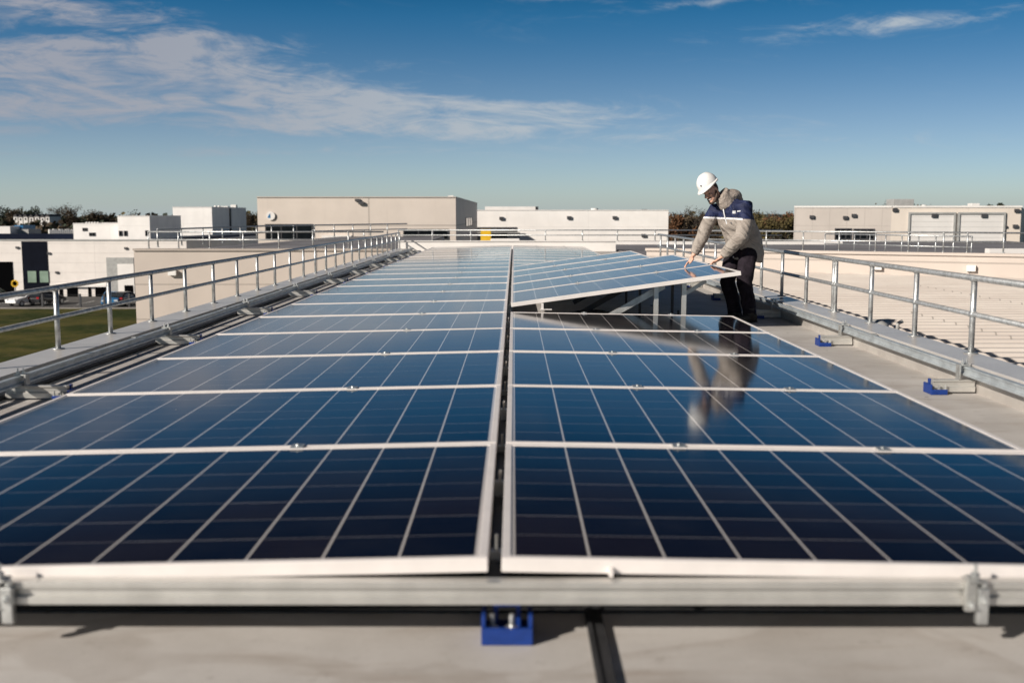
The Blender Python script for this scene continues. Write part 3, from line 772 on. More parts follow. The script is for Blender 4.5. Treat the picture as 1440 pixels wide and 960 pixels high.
b = thing('roof_vent', 'small white vent cap on the beige building above its right corner', 'vent', (V(634, 278, 79).x, 79, zt))
q = V(634, 277, 79); MB().box(q.x - .2, q.x + .2, 78.8, 79.2, zt - .25, q.z + .1).build('cap', 'white_unit', b)

# white hall in the middle
y2 = 118.0
zt = V(800, 296, y2).z; xa, xb_ = V(655, 300, y2).x, V(940, 300, y2).x
pts = [(xa, y2), (xb_, y2), (xb_ + 3, 165), (xa, 165)]
t = block('warehouse', 'long bright white hall behind the far end of the panels', 'building', pts, zt, 'bright_cladding')
F = Face(pts[0], pts[1])
b = MB(); F.box(b, F.u(668), F.u(727), F.z(700, 326), F.z(700, 319.5), .02, .06); b.build('canopy', 'dark_metal', t)
window(t, F, F.u(690), F.u(714), F.z(700, 336), F.z(700, 327.5), 2)
F.box(MB(), F.u(668), F.u(731), G, F.z(700, 326.3), .003, .02).build('recess_panel', 'grey_unit', t)
for px, py in ((705, 307), (800, 306), (864, 306), (905, 331)): lamp(t, F, F.u(px), F.z(px, py), 0.45)
b = MB().box(V(682, 300, 124).x, V(753, 300, 124).x, 124, 134, zt - .3, V(700, 290.5, 124).z); b.build('plant_room', 'white_paint', t)
b = MB().box(V(753.2, 300, 124).x, V(757, 300, 124).x, 124.1, 134, zt - .3, V(700, 290.5, 124).z); b.build('plant_screen', 'dark_metal', t)
for px, pz, s_, lb in ((836, 293, .5, 'white dome vent on the white hall roof'), (906, 294.5, .4, 'small dark vent near the right end of the white hall roof')):
    q = V(px, pz, 122); v_ = thing('roof_vent', lb, 'vent', (q.x, 122, zt - .25))
    MB().pipe([(q.x, 122, zt - .25), (q.x, 122, q.z)], [s_, s_ * .8], 12).build('cap', 'white_unit' if px < 900 else 'dark_metal', v_)
q = V(683, 330, 60); t = thing('yellow_cabinet', 'plain yellow box standing behind the far railing', 'cabinet', (q.x, 60, 0))
z0_ = V(683, 341, 60).z
structure(MB().box(-9, 14, 50.5, 72, G, -0.6).build('far_roof_deck', 'roof_felt'))
b = MB().box(V(676, 330, 60).x, V(690.5, 330, 60).x, 60, 60.5, -0.6, V(683, 322.5, 60).z); b.build('body', 'yellow_paint', t, bevel=0.02)
t = thing('roof_kerb', 'white rounded kerb beside the yellow box behind the far railing', 'kerb', (q.x + 1, 59, -0.3))
MB().box(V(690, 338, 59).x, V(731, 338, 59).x, 58.8, 59.3, -0.6, V(700, 335.5, 59).z).build('kerb_block', 'white_paint', t, bevel=0.05)

# right building with two roller doors
c0 = V(1253.5, 300, 72); l0 = V(1117, 300, 73.2); r0 = V(1436, 300, 71.2)
zt = V(1253.5, 292, 72).z
pts = [(l0.x, l0.y), (c0.x, c0.y), (r0.x, r0.y), (r0.x + 14, 100), (l0.x * 1.40, 100)]
t = thing('warehouse', 'pale industrial building with two tall roller doors and a taupe front half', 'building', (c0.x, c0.y, G))
mesh_wall(t, [pts[0], pts[1], (c0.x, c0.y + .05)], G, zt, 'taupe_cladding', 'taupe_wall')
mesh_wall(t, [(c0.x, c0.y + .002), pts[2], pts[3], pts[4], (l0.x, l0.y + .01)], G, zt, 'cream_cladding')
flat(t, [(c0.x, c0.y + .1), (r0.x - .1, r0.y + .1), pts[3], pts[4], (l0.x + .1, l0.y + .1)], zt - .1, 'roof_felt')
FL = Face(pts[0], pts[1]); FR = Face(pts[1], pts[2])
cpg = MB(); FL.box(cpg, 0, (c0 - l0).length * 1.0, zt + .003, zt + .12, -.3, .05); FR.box(cpg, .12, FR.u(1436), zt + .003, zt + .12, -.3, .05); cpg.build('coping', 'white_paint', t)
window(t, FL, FL.u(1174), FL.u(1198), FL.z(1186, 337), FL.z(1186, 321), 3)
window(t, FL, FL.u(1200), FL.u(1230), FL.z(1214, 337), FL.z(1214, 321.5), 3)
for px, py in ((1141, 305), (1188, 306), (1200, 303)): lamp(t, FL, FL.u(px), FL.z(px, py), 0.3)
for a_, b_ in ((1279, 1340), (1348.5, 1410)):
    z1_ = FR.z((a_ + b_) / 2, 301); o = MB(); FR.box(o, FR.u(a_), FR.u(b_), G, z1_, .003, .05)
    d_ = o.build('roller_door', 'roller_slats', t)
    f_ = MB(); FR.box(f_, FR.u(a_) - .12, FR.u(a_), G, z1_ + .12, .003, .14); FR.box(f_, FR.u(b_), FR.u(b_) + .12, G, z1_ + .12, .003, .14); FR.box(f_, FR.u(a_), FR.u(b_), z1_, z1_ + .12, .003, .14)
    f_.build('door_frame', 'grey_unit', d_)
    lamp(t, FR, FR.u((a_ + b_) / 2 + 3), FR.z(a_ + 30, 303), 0.35)
for px, py, s_ in ((1414, 319, .2), (1427, 318, .3), (1257, 295, .3), (1428, 296, .3)): lamp(t, FR, FR.u(px), FR.z(px, py), s_)
def roof_unit(px, py, Y, w_, zb, lb, mat='white_unit', round_=False):
    q = V(px, py, Y); v_ = thing('roof_vent', lb, 'vent', (q.x, Y, zb))
    b = MB()
    if round_: b.pipe([(q.x, Y, zb), (q.x, Y, q.z - .08), (q.x, Y, q.z)], [w_ / 2, w_ / 2, w_ / 4], 14)
    else: b.box(q.x - w_ / 2, q.x + w_ / 2, Y, Y + w_, zb, q.z)
    b.build('cap', mat, v_, sm=round_, bevel=0 if round_ else .03)
roof_unit(1177, 289.5, 78, .5, zt - .1, 'pale dome vent on the roof above the taupe wall', round_=True)
roof_unit(1271, 280, 82, 2.1 * .75, zt - .1, 'tall grey box unit on the roof above the building corner', 'grey_unit')
roof_unit(1299, 288, 79, .45, zt - .1, 'squat white vent above the left roller door', round_=True)
roof_unit(1356, 289, 79, .5, zt - .1, 'white vent drum between the roof edges above the right roller door', round_=True)
roof_unit(1372, 286, 79, .65, zt - .1, 'largest white vent box above the right roller door')
roof_unit(1260, 289, 78, .25, zt - .1, 'slim white vent pipe beside the tall grey box unit', round_=True)

# far left white and grey buildings
def two_tone(label, xl, xr, xf, y, ytop, back, cat='building', z0=G):
    a, b = V(xl, 300, y), V(xr, 300, y); zt_ = V(xl, ytop, y).z
    t = block('warehouse', label, cat, [(a.x, y), (b.x, y), (b.x + .1, y + back), (a.x, y + back)], zt_, 'bright_cladding')
    return t, Face((a.x, y), (b.x, y)), zt_
t, F, zt_ = two_tone('tall white box building with a grey shaded side left of the beige building', 243, 298, 344, 160, 291.5, 20)
F2 = Face((F.a.x + F.u(298), 160), (F.a.x + F.u(298) + .1, 180))
F2.box(MB(), 9.6, 9.9, G, zt_ - .1, .003, .3).build('downpipe', 'dark_metal', t)
for k, (px, pz, y, w_) in enumerate(((303, 289, 166, .5), (308, 289, 167, .45), (315, 290, 170, 1.2), (328, 288, 174, .9))):
    roof_unit(px, pz, y, w_, zt_ - .2, 'white vent on the tall white building, %s from its left' % ORD[k + 1], round_=k < 2)
t, F, zt_ = two_tone('stepped white block with small dark windows in front of the tall white building', 165, 210, 255, 131, 304, 12)
for a_, b_, y0_, y1_ in ((167, 172, 332, 324.5), (174, 179, 332, 324.5), (204, 208.5, 332, 324)): window(t, F, F.u(a_), F.u(b_), F.z(170, y0_), F.z(170, y1_), 1)
t, F, zt_ = two_tone('low white annex with two small windows left of the stepped white block', 102, 166, 170, 132.5, 314.5, 9)
for a_, b_, y0_, y1_ in ((116, 123, 325, 320.5), (125, 134, 332, 327)): window(t, F, F.u(a_), F.u(b_), F.z(120, y0_), F.z(120, y1_), 2)
for k, px in enumerate((122, 126, 130, 134, 138)): roof_unit(px, 312, 135, .3, zt_ - .2, 'tiny white vent on the low white annex, %s from the left' % ORD[k + 1], round_=True)

# building with roller bays by the car park
yb = 128.0
zt = V(50, 338.5, yb).z; xr = V(262, 340, yb).x
pts = [(-84, yb), (xr, yb), (xr, yb + 2), (-84, yb + 2)]
t = thing('warehouse', 'long white car park building with a navy centre bay and dark roof', 'building', (-60, yb, G))
mesh_wall(t, [(-84, yb), (xr, yb), (xr + 1, 172), (-90, 172)], G, zt, 'white_cladding')
flat(t, [(-84, yb + .1), (xr - .1, yb + .1), (xr + .8, 171), (-90, 171)], zt - .02, 'navy_roof')
F = Face((-84, yb), (xr, yb))
def fb(name, a, b, y0_, y1_, mat, d0=.003, d1=.06, par=None): return F.box(MB(), F.u(a), F.u(b), F.z(a, y0_), F.z(a, y1_), d0, d1).build(name, mat, par or t)
F.box(MB(), 0, F.u(262), zt + .003, zt + .16, -.3, .08).build('coping', 'grey_unit', t)
MB().box(-86, V(112, 333, 133).x, 133, 133.4, zt - .02, V(50, 328.5, 133).z).build('upper_fascia', 'navy_roof', t)
MB().box(V(112.3, 333, 133).x, V(243, 333, 133).x, 133.1, 133.4, zt - .02, V(112, 336.3, 133).z).build('roof_edge', 'dark_metal', t)
o = fb('navy_bay', 29, 65, 426, 339.5, 'navy_cladding')
for a_, b_ in ((36, 48), (53, 65)):
    w9 = MB(); F.box(w9, F.u(a_), F.u(b_), F.z(a_, 397), F.z(a_, 381), .062, .12); w9.build('window', 'green_glass', t)
fb('loading_bay', -12, 15, 412, 368, 'dark_opening')
d_ = fb('loading_bay', 147.5, 186, 420, 362, 'grey_unit')
fb('roller_door', 163, 186, 413, 371, 'white_paint', .062, .1, d_)
for a_, b_ in ((79, 84), (90, 105), (120, 124), (130, 145)): fb('doorway', a_, b_, 417, 403.5, 'dark_opening')
fb('door', 172, 184, 417, 401, 'dark_opening', .11, .16, d_)
for px, py in ((23, 348), (67, 356), (77, 383), (176, 349)): lamp(t, F, F.u(px), F.z(px, py), .35)
fb('lintel', 76, 147, 403.2, 400.5, 'white_paint', .003, .35)
q = V(22, 410, 126); t = thing('hazard_sign', 'yellow round hazard sign on a short post beside the loading bay', 'sign', (q.x, 126, G))
MB().pipe([(q.x, 126, G), (q.x, 126, V(22, 400, 126).z)], .06, 8).build('post', 'grey_unit', t)
s9 = MB(); zc = V(22, 398.5, 126).z
for a in (0, 45, 90, 135): s9.box(-.42, .42, -.03, .03, -.16, .16, Matrix.Translation((q.x, 125.9, zc)) @ Matrix.Rotation(R(a), 4, 'Y'))
s9.build('plate', 'yellow_paint', t)
# things on the dark roof
for a_, b_, y0_, y1_, yy, mt, lb in ((-20, 14, 327, 318.5, 150, 'white_paint', 'low white roof light box at the left end of the dark roof'),
                                   (14, 40, 328, 322.5, 152, 'grey_unit', 'low grey roof plinth behind the dark roof edge'),
                                   (20, 32, 322.4, 317, 153, 'car_blue', 'small blue skip-like box on the grey roof plinth')):
    p0, p1 = V(a_, y0_, yy), V(b_, y1_, yy); t = thing('roof_box', lb, 'roof unit', (p0.x, yy, zt))
    MB().box(p0.x, p1.x, yy, yy + 4, zt - .02, p1.z).build('casing', mt, t)
for k in range(12):
    q = V(70 + k * 2.9, 322.5 + .8 * math.sin(k * 2), 145 + k * 1.5); t = thing('roof_vent', 'small white vent in the row on the dark roof, %s from the left' % ORD[k + 1], 'vent', (q.x, q.y, zt), 'row of vents on the dark roof')
    MB().pipe([(q.x, q.y, zt - .02), (q.x, q.y, q.z)], .22, 8).build('cap', 'white_unit', t)

# small fence by the lawn
xs_ = [V(px, 428, 111.8).x for px in (60, 82, 113, 147, 182)]
t = thing('wire_fence', 'thin dark wire fence with posts between lawn and car park', 'fence', (xs_[0], 111.8, G))
for q in xs_: MB().box(q - .09, q + .09, 111.7, 111.9, G, G + 1.5).build('post', 'dark_metal', t)
for z_ in (.5, .95, 1.4): MB().bar((xs_[0] - 12, 111.8, G + z_), (xs_[-1] + 3, 111.8, G + z_), .02, .02).build('wire', 'dark_metal', t)

# cars
def car(label, px, py, Y, rz, paint, front=True):
    q = V(px, py, Y)
    t = thing('parked_car', label, 'car', (q.x, q.y, G), 'parked cars', rz)
    L_, W_ = 4.2, 1.75                                   # +x is the nose
    prof = [(-2.1, .35), (-2.08, .8), (-1.95, .98), (-1.55, 1.36), (-.9, 1.47), (.1, 1.45), (.85, .98), (1.75, .82), (2.08, .62), (2.1, .33)]
    b = MB(); n = len(prof)
    for s_ in (-1, 1): pass
    rows_ = []
    for yy, kz, kx in ((-.875, 0, .97), (-.80, 1, 1), (.80, 1, 1), (.875, 0, .97)):
        rows_.append([(x_ * kx, yy if z_ < 1.0 else yy * .80, z_ if (kz or z_ < 1.0) else z_ * .985) for x_, z_ in prof])
    vs = [p_ for r_ in rows_ for p_ in r_]
    fs = [(r_ * n + i, r_ * n + i + 1, (r_ + 1) * n + i + 1, (r_ + 1) * n + i) for r_ in range(3) for i in range(n - 1)]
    fs += [tuple(range(n)), tuple(range(3 * n, 4 * n)), (0, n, 2 * n, 3 * n, 4 * n - 1, 3 * n - 1, 2 * n - 1, n - 1)]
    b.add(vs, fs).build('body', paint, t, sm=False, bevel=.05)
    g = MB(); g.face([(.14, -.62, 1.435), (.14, .62, 1.435), (.86, .74, 1.0), (.86, -.74, 1.0)])
    for v_ in g.v: v_ += Vector((.02, 0, .012))
    g.build('windscreen', 'car_glass', t)
    g = MB().face([(-1.53, -.6, 1.37), (-1.53, .6, 1.37), (-1.92, .7, 1.02), (-1.92, -.7, 1.02)])
    for v_ in g.v: v_ += Vector((-.02, 0, .012))
    g.build('rear_window', 'car_glass', t)
    for s_ in (-1, 1):
        g = MB().face([(-1.45, s_ * .775, 1.02), (.68, s_ * .775, 1.02), (.08, s_ * .69, 1.40), (-1.15, s_ * .69, 1.40)]); g.build('side_window', 'car_glass', t)
        MB().box(1.9, 2.1, s_ * .62 - .18, s_ * .62 + .18, .60, .76).build('headlight', 'headlight', t)
        MB().box(-2.115, -1.98, s_ * .66 - .15, s_ * .66 + .15, .74, .95).build('taillight', 'taillight', t)
        for x_ in (-1.3, 1.3):
            wv = MB().pipe([(x_, s_ * .70, .31), (x_, s_ * .885, .31)], .31, 18).build('wheel', 'tyre', t)
            MB().pipe([(x_, s_ * .886, .31), (x_, s_ * .895, .31)], .19, 14).build('rim', 'rim', wv)
    return t
car('white hatchback parked facing the lawn left of the first railing post', 38, 424, 115.5, R(-118), 'car_white')
car('black car with red tail lights parked beside the white hatchback', 66, 424, 116.5, R(72), 'car_black')
car('blue car parked in front of the grey loading bay', 157, 424, 115, R(-75), 'car_blue')
car('dark car parked between the blue car and the beige wing', 177, 424, 116, R(80), 'car_black')
car('dark car at the left edge of the picture beside the white hatchback', -6, 424, 121, R(95), 'car_black')

# ------------------------------------------------------------------ trees and houses far away
def tree(label, px, pytop, Y, width, mat, bare=False, seed=0, group='trees on the horizon', leaves=1800):
    rnd = random.Random(seed); top = V(px, pytop, Y); H = top.z - G
    t = thing('bare_tree' if bare else 'autumn_tree', label, 'tree', (top.x, Y, G), group, 0.0)
    b = MB(); base = Vector((top.x, Y, G))
    pts = [base, base + Vector((0.1, 0, H * .3)), base + Vector((rnd.uniform(-.3, .3), 0, H * .7))]
    b.pipe(pts, [H * .03, H * .022, H * .008], 6)
    br = []
    for k in range(26 if bare else 10):
        z_ = H * rnd.uniform(.25, .7); a = rnd.uniform(0, 6.28); l_ = width * .5 * rnd.uniform(.5, 1.0)
        s_ = base + Vector((0, 0, z_)); e_ = s_ + Vector((math.cos(a) * l_, math.sin(a) * l_, rnd.uniform(.5, 1.0) * (H - z_) * (1 - .3 * l_ / width)))
        mid_ = s_.lerp(e_, .5) + Vector((0, 0, -H * .03)); b.pipe([s_, mid_, e_], [H * .01, H * .006, H * .002], 4, cap=False); br.append((mid_, e_))
        if bare:
            for q in range(9):
                o_ = mid_.lerp(e_, rnd.uniform(0, 1)); d_ = Vector((rnd.uniform(-1, 1), rnd.uniform(-1, 1), rnd.uniform(.2, 1.2))) * width * .16
                b.pipe([o_, o_ + d_], [H * .0035, H * .0012], 3, cap=False)
    b.build('trunk', 'bark', t)
    c = MB(); s_ = H * (.014 if bare else .024)
    clumps = [(br[rnd.randrange(len(br))][1] + Vector((rnd.uniform(-1, 1), rnd.uniform(-1, 1), rnd.uniform(-1, .6))) * width * .12, width * rnd.uniform(.10, .2)) for _ in range(16)]
    for k in range(leaves):
        ce_, r_ = clumps[rnd.randrange(len(clumps))]
        d_ = Vector((rnd.gauss(0, 1), rnd.gauss(0, 1), rnd.gauss(0, .8))); d_.normalize()
        o_ = ce_ + d_ * r_ * rnd.uniform(.4, 1.15)
        a = Vector((rnd.uniform(-1, 1), rnd.uniform(-1, 1), rnd.uniform(-1, 1))).normalized() * s_ * rnd.uniform(.6, 1.3); e_ = a.orthogonal().normalized() * s_ * .8
        c.face([o_ - a, o_ + e_, o_ + a, o_ - e_])
    c.build('crown', mat, t)
    return t
tree('tall bare round-crowned tree above the left horizon', 92, 286.5, 330, 9.0, 'foliage_brown', True, 3, leaves=700)
tree('dark conifer-like tree left of the white blocks', 123, 299.5, 300, 4.0, 'foliage_dark', False, 5)
tree('bare tree behind the roof of the roller door building', 1258, 280.5, 150, 7.0, 'foliage_brown', True, 8, leaves=500)
tree('second bare tree right of the tall grey roof unit', 1285, 283, 155, 5.5, 'foliage_brown', True, 9, leaves=400)
tree('bare rounded tree directly behind the worker', 981, 291, 230, 7.5, 'foliage_brown', True, 12, leaves=500)
tree('bare brown tree just right of the worker\'s back', 1080, 294.5, 230, 6.0, 'foliage_brown', True, 14, leaves=600)
tree('dark tree at the right picture edge beside the roller door building', 1449, 300, 120, 6, 'foliage_dark', False, 15)
tree('dark tree above the far right vents', 1392, 288, 170, 5, 'foliage_dark', False, 17)
specs = [(948, 305, 210, 'foliage_brown', 'brown tree at the right end of the white hall'), (962, 303, 205, 'foliage_orange', 'rusty orange tree left of the worker behind the railing'),
         (1004, 303, 220, 'foliage_brown', 'brown tree half hidden by the worker\'s elbow'), (1070, 304, 215, 'foliage_olive', 'yellowish olive tree right of the worker\'s back'),
         (1090, 305, 200, 'foliage_olive', 'yellow-green bushy tree between worker and right building'), (1105, 304, 208, 'foliage_orange', 'orange-brown tree beside the taupe building corner'),
         (1120, 303, 220, 'foliage_dark', 'dark tree touching the left corner of the taupe building'), (1040, 303, 220, 'foliage_brown', 'brown tree behind the worker\'s shoulder')]
rnd0 = random.Random(5)
for k, (px, py, Y, mt, lb) in enumerate(specs): tree(lb, px, py, Y, rnd0.uniform(4.5, 7.5), mt, False, 30 + k, leaves=1900)
left = [(5, 298), (24, 296.5), (44, 299), (60, 303), (112, 302), (140, 304), (160, 303), (236, 301), (352, 303)]
for k, (px, py) in enumerate(left):
    tree('dark leafless-looking tree on the left horizon, %s from the left' % ORD[k + 1], px, py, 290 + 15 * (k % 3), 11, 'foliage_dark' if k % 2 else 'foliage_brown', False, 60 + k, leaves=1700)
# the continuous far wood
wd = MB(); rnd = random.Random(4)
for k in range(9000):
    xk = rnd.uniform(-330, 300); yk = rnd.uniform(330, 420)
    hk = (9.6 + 0.9 * math.sin(xk * .05) + .6 * math.sin(xk * .21 + 2)) * rnd.uniform(.05, 1.0)
    o_ = Vector((xk, yk, G + hk)); s_ = rnd.uniform(.5, 1.1)
    a = Vector((rnd.uniform(-1, 1), rnd.uniform(-1, 1), rnd.uniform(-1, 1))).normalized() * s_; e_ = a.orthogonal().normalized() * s_
    wd.cur = k % 3; wd.face([o_ - a, o_ + e_, o_ + a, o_ - e_])
for k in range(3500):
    xk = rnd.uniform(-170, -95); yk = rnd.uniform(225, 272); hk = (7.4 + .8 * math.sin(xk * .3) + .5 * math.sin(xk)) * rnd.uniform(.2, 1.0)
    o_ = Vector((xk, yk, G + hk)); s_ = rnd.uniform(.4, .8)
    a = Vector((rnd.uniform(-1, 1), rnd.uniform(-1, 1), rnd.uniform(-1, 1))).normalized() * s_; e_ = a.orthogonal().normalized() * s_
    wd.cur = k % 2; wd.face([o_ - a, o_ + e_, o_ + a, o_ - e_])
tag(wd.build('woodland', ['foliage_dark', 'foliage_brown', 'foliage_olive']), 'dark far wood along the whole horizon', 'woodland', kind='stuff')
hx = [22, 29, 36, 44, 52, 60, 67]
for k, px in enumerate(hx):
    q = V(px, 311, 280); zt_ = V(px, 304.5 + .6 * (k % 2), 280).z; t = thing('terraced_house', 'white gabled house front in the far row at left, %s from the left' % ORD[k + 1], 'house', (q.x, 280, G), 'row of white houses among the far left trees')
    MB().box(q.x - .5, q.x + .5, 280, 287, G, zt_).build('wall', 'white_paint', t)
    MB().prism([(q.x - .6, zt_ + .002), (q.x + .6, zt_ + .002), (q.x, zt_ + .6)], 'y', 279.8, 287.2).build('roof', 'slate', t)
    for z_ in (zt_ - .9, zt_ - 2.2): MB().box(q.x - .18, q.x + .18, 279.95, 279.99, z_, z_ + .5).build('window', 'window_glass', t)

# ------------------------------------------------------------------ the worker
PO = Vector((2.66, 12.8, 0))
person = thing('person', 'worker in white hard hat and grey and navy jacket leaning over the raised panel', 'person', PO)
HD = Vector((-0.8, -0.6, 0)); SD = Vector((0.6, -0.8, 0))      # heading, and the direction of the worker's left
HC = Vector((2.315, 12.69, 1.532))
Fh = Vector((-.60, -.62, -.47)).normalized(); Uh = Vector((-.60, -.12, .79)); Uh = (Uh - Fh * Uh.dot(Fh)).normalized(); Sh = Uh.cross(Fh)
HM = Matrix((Fh, Sh, Uh)).transposed()
def hp_(f, s_, u_): return HC + Fh * f + Sh * s_ + Uh * u_
def remesh(o, vox, it=6, fac=0.5):
    r_ = o.modifiers.new('remesh', 'REMESH'); r_.mode = 'VOXEL'; r_.voxel_size = vox; r_.use_smooth_shade = True
    s_ = o.modifiers.new('smooth', 'SMOOTH'); s_.iterations = it; s_.factor = fac
    return o
# body: head, neck, arms, hands, trunk and legs as one skin
b = MB()
b.ell(HC + Uh * .02, .098, .076, .118, HM, 20, 14)
b.ell(hp_(.035, 0, -.07), .062, .054, .062, HM, 16, 10)            # jaw
b.ell(hp_(.078, 0, -.105), .026, .026, .022, HM)                    # chin
b.pipe([hp_(.088, 0, .005), hp_(.117, 0, -.035), hp_(.100, 0, -.045)], [.009, .0155, .012], 8)   # nose
b.ell(hp_(.085, 0, .018), .016, .05, .010, HM)                      # brow
for s_ in (-1, 1):
    b.ell(hp_(.083, s_ * .042, -.03), .018, .02, .016, HM)          # cheek
    b.ell(hp_(-.008, s_ * .080, -.015), .020, .009, .032, HM)       # ear
b.ell(hp_(.094, 0, -.066), .010, .024, .005, HM); b.ell(hp_(.092, 0, -.080), .010, .020, .006, HM)   # lips
NB = Vector((2.525, 12.715, 1.40))
b.pipe([hp_(-.03, 0, -.05), hp_(-.035, 0, -.11), NB, NB + Vector((.05, .03, -.12))], [.058, .056, .062, .09], 12)
HIP = Vector((2.74, 12.85, .84))
b.pipe([NB + Vector((.05, .03, -.1)), Vector((2.64, 12.78, 1.15)), HIP], [(.13, .09), (.14, .1), (.14, .11)], 14, side=SD)
SR, SLf = Vector((2.40, 12.86, 1.30)), Vector((2.70, 12.565, 1.335))
ER, EL = Vector((2.275, 12.93, 1.0)), Vector((2.64, 12.43, 1.0))
WR, WL = Vector((2.165, 12.91, .765)), Vector((2.475, 12.70, .758))
for s_, e_, w_ in ((SR, ER, WR), (SLf, EL, WL)):
    b.pipe([NB + Vector((.03, .02, -.08)), s_, e_, w_], [.06, .05, .038, .030], 10)
def hand(b, w_, kn, tipz, spread, fdir, thumb):
    kn = Vector(kn); fdir = Vector(fdir).normalized(); spread = Vector(spread).normalized()
    n_ = fdir.cross(spread)
    b.pipe([w_, w_.lerp(kn, .45), kn], [(.026, .021), (.040, .019), (.041, .015)], 12, side=spread)
    for k, (o_, l_) in enumerate(((-.030, .068), (-.010, .078), (.011, .073), (.031, .056))):
        a = kn + spread * o_
        p1 = a + fdir * l_ * .42 + Vector((0, 0, .006)); p2 = a + fdir * l_ * .78 + Vector((0, 0, -.010)); p3 = a + fdir * l_ + Vector((0, 0, -.024))
        p2.z = max(p2.z, tipz(p2) + .012); p3.z = tipz(p3) + .009
        b.pipe([a - fdir * .02, p1, p2, p3], [.0105, .0095, .0088, .0072], 8)
    s_ = w_.lerp(kn, .35); tdir = Vector(thumb).normalized()
    b.pipe([s_, s_ + tdir * .045, s_ + tdir * .06 + fdir * .035, s_ + tdir * .055 + fdir * .062 + Vector((0, 0, -.012))], [.018, .014, .011, .008], 8)
pz = lambda p_: TZ + 0.138 * (p_.x - XR)
KR, KL = Vector((2.112, 12.905, .685)), Vector((2.408, 12.755, .700))
hand(b, WR, KR, pz, (-.25, -.95, .1), (-.70, .06, -.62), (.15, -.9, -.42))
hand(b, WL, KL, pz, (-.45, -.85, .1), (-.80, .42, -.35), (-.15, .75, -.5))
LH, RH = Vector((2.80, 12.76, .84)), Vector((2.67, 12.93, .84))
LK, RK = Vector((2.70, 12.52, .46)), Vector((2.55, 12.74, .46))
LA, RA = Vector((2.75, 12.42, .09)), Vector((2.61, 12.58, .09))
for h_, k_, a_ in ((LH, LK, LA), (RH, RK, RA)):
    b.pipe([HIP, h_ + Vector((0, 0, -.05)), k_, a_, a_ + Vector((-.12, -.05, -.055))], [.09, .075, .05, .038, .03], 10)
remesh(b.build('body', 'skin', person), .0052, 3)
# face detail
b = MB()
for s_ in (-1, 1): b.ell(hp_(.088, s_ * .031, -.008), .006, .013, .007, HM, 10, 6)
b.build('eye', 'hair', person, sm=True)
b = MB(); b.ell(hp_(.1015, 0, -.072), .004, .020, .0055, HM, 10, 6); b.build('teeth', 'white_print', person, sm=True)
b = MB()                                                             # beard and hair
b.pipe([hp_(.00, .071, -.015), hp_(.03, .066, -.075), hp_(.075, .034, -.118), hp_(.095, 0, -.122), hp_(.075, -.034, -.118), hp_(.03, -.066, -.075), hp_(.00, -.071, -.015)], [(.012, .014), (.019, .024), (.020, .022), (.018, .018), (.020, .022), (.019, .024), (.012, .014)], 10)
b.pipe([hp_(.094, .030, -.058), hp_(.106, 0, -.052), hp_(.094, -.030, -.058)], [.004, .006, .004], 8)
remesh(b.build('beard', 'hair', person), .005, 2)
b = MB(); b.ell(hp_(-.030, 0, .02), .082, .080, .10, HM, 18, 12, -.75); b.build('hair', 'hair', person, sm=True)
# hard hat: shell with a raised ridge, brim and a small mark on the front
b = MB(); HCn = hp_(-.014, 0, .080)
n_, m_ = 36, 14
vs = []
for i in range(m_ + 1):
    tt = math.pi / 2 * i / m_
    for j in range(n_):
        a = 2 * math.pi * j / n_
        rx, ry, rz = .140, .116, .138
        k_ = 1 + (.035 if abs(math.sin(a)) * math.cos(tt) < .22 and i > 1 else 0)
        q = Vector((rx * math.cos(tt) ** .85 * math.cos(a), ry * math.cos(tt) ** .85 * math.sin(a), rz * math.sin(tt))) * k_
        vs.append(HCn + HM @ q)
b.add(vs, [(i * n_ + j, i * n_ + (j + 1) % n_, (i + 1) * n_ + (j + 1) % n_, (i + 1) * n_ + j) for i in range(m_) for j in range(n_)])
brim = []
for lv, (ro, dz) in enumerate(((1.0, .004), (1.0, -.018), (1.035, -.021), (1.035, -.012))):
    for j in range(n_):
        a = 2 * math.pi * j / n_; fr_ = max(0, math.cos(a)) ** 1.6
        ex = (ro - 1) * .14 + (.048 * fr_ if ro > 1 else 0)
        brim.append(HCn + HM @ Vector(((.142 + ex) * math.cos(a), (.118 + ex * .6) * math.sin(a), dz - (.016 * fr_ if ro > 1 else 0))))
b.add(brim, [((l_ % 4) * n_ + j, (l_ % 4) * n_ + (j + 1) % n_, ((l_ + 1) % 4) * n_ + (j + 1) % n_, ((l_ + 1) % 4) * n_ + j) for l_ in range(4) for j in range(n_)])
hat = b.build('hard_hat', 'helmet_white', person, sm=True)
b = MB(); b.ell(HCn + HM @ Vector((.138, .022, .045)), .006, .011, .011, HM, 10, 6); b.build('mark', 'black_plastic', hat, sm=True)
b = MB(); b.pipe([hp_(-.145, .04, .055), hp_(-.150, 0, .05), hp_(-.145, -.04, .055)], .014, 8); b.build('adjuster', 'black_plastic', hat, sm=True)
# jacket
b = MB()
tor = [((2.765, 12.86, .705), (.235, .185)), ((2.775, 12.86, .80), (.240, .195)), ((2.755, 12.84, .93), (.232, .185)), ((2.69, 12.80, 1.07), (.235, .178)),
       ((2.63, 12.765, 1.19), (.240, .168)), ((2.585, 12.74, 1.29), (.225, .145)), ((2.55, 12.725, 1.365), (.165, .118)), ((2.52, 12.71, 1.42), (.095, .095))]
b.pipe([q for q, _ in tor], [r_ for _, r_ in tor], 28, side=SD)
b.pipe([SR + Vector((.07, -.05, .01)), SR, SR.lerp(ER, .5) + Vector((-.01, 0, .0)), ER, ER.lerp(WR, .55), WR + (ER - WR) * .06], [.080, .088, .082, .076, .072, .053], 18)
b.pipe([SLf + Vector((-.08, .07, .0)), SLf, SLf.lerp(EL, .5) + Vector((.015, -.01, 0)), EL, EL.lerp(WL, .55), WL + (EL - WL) * .06], [.085, .100, .094, .086, .078, .056], 18)
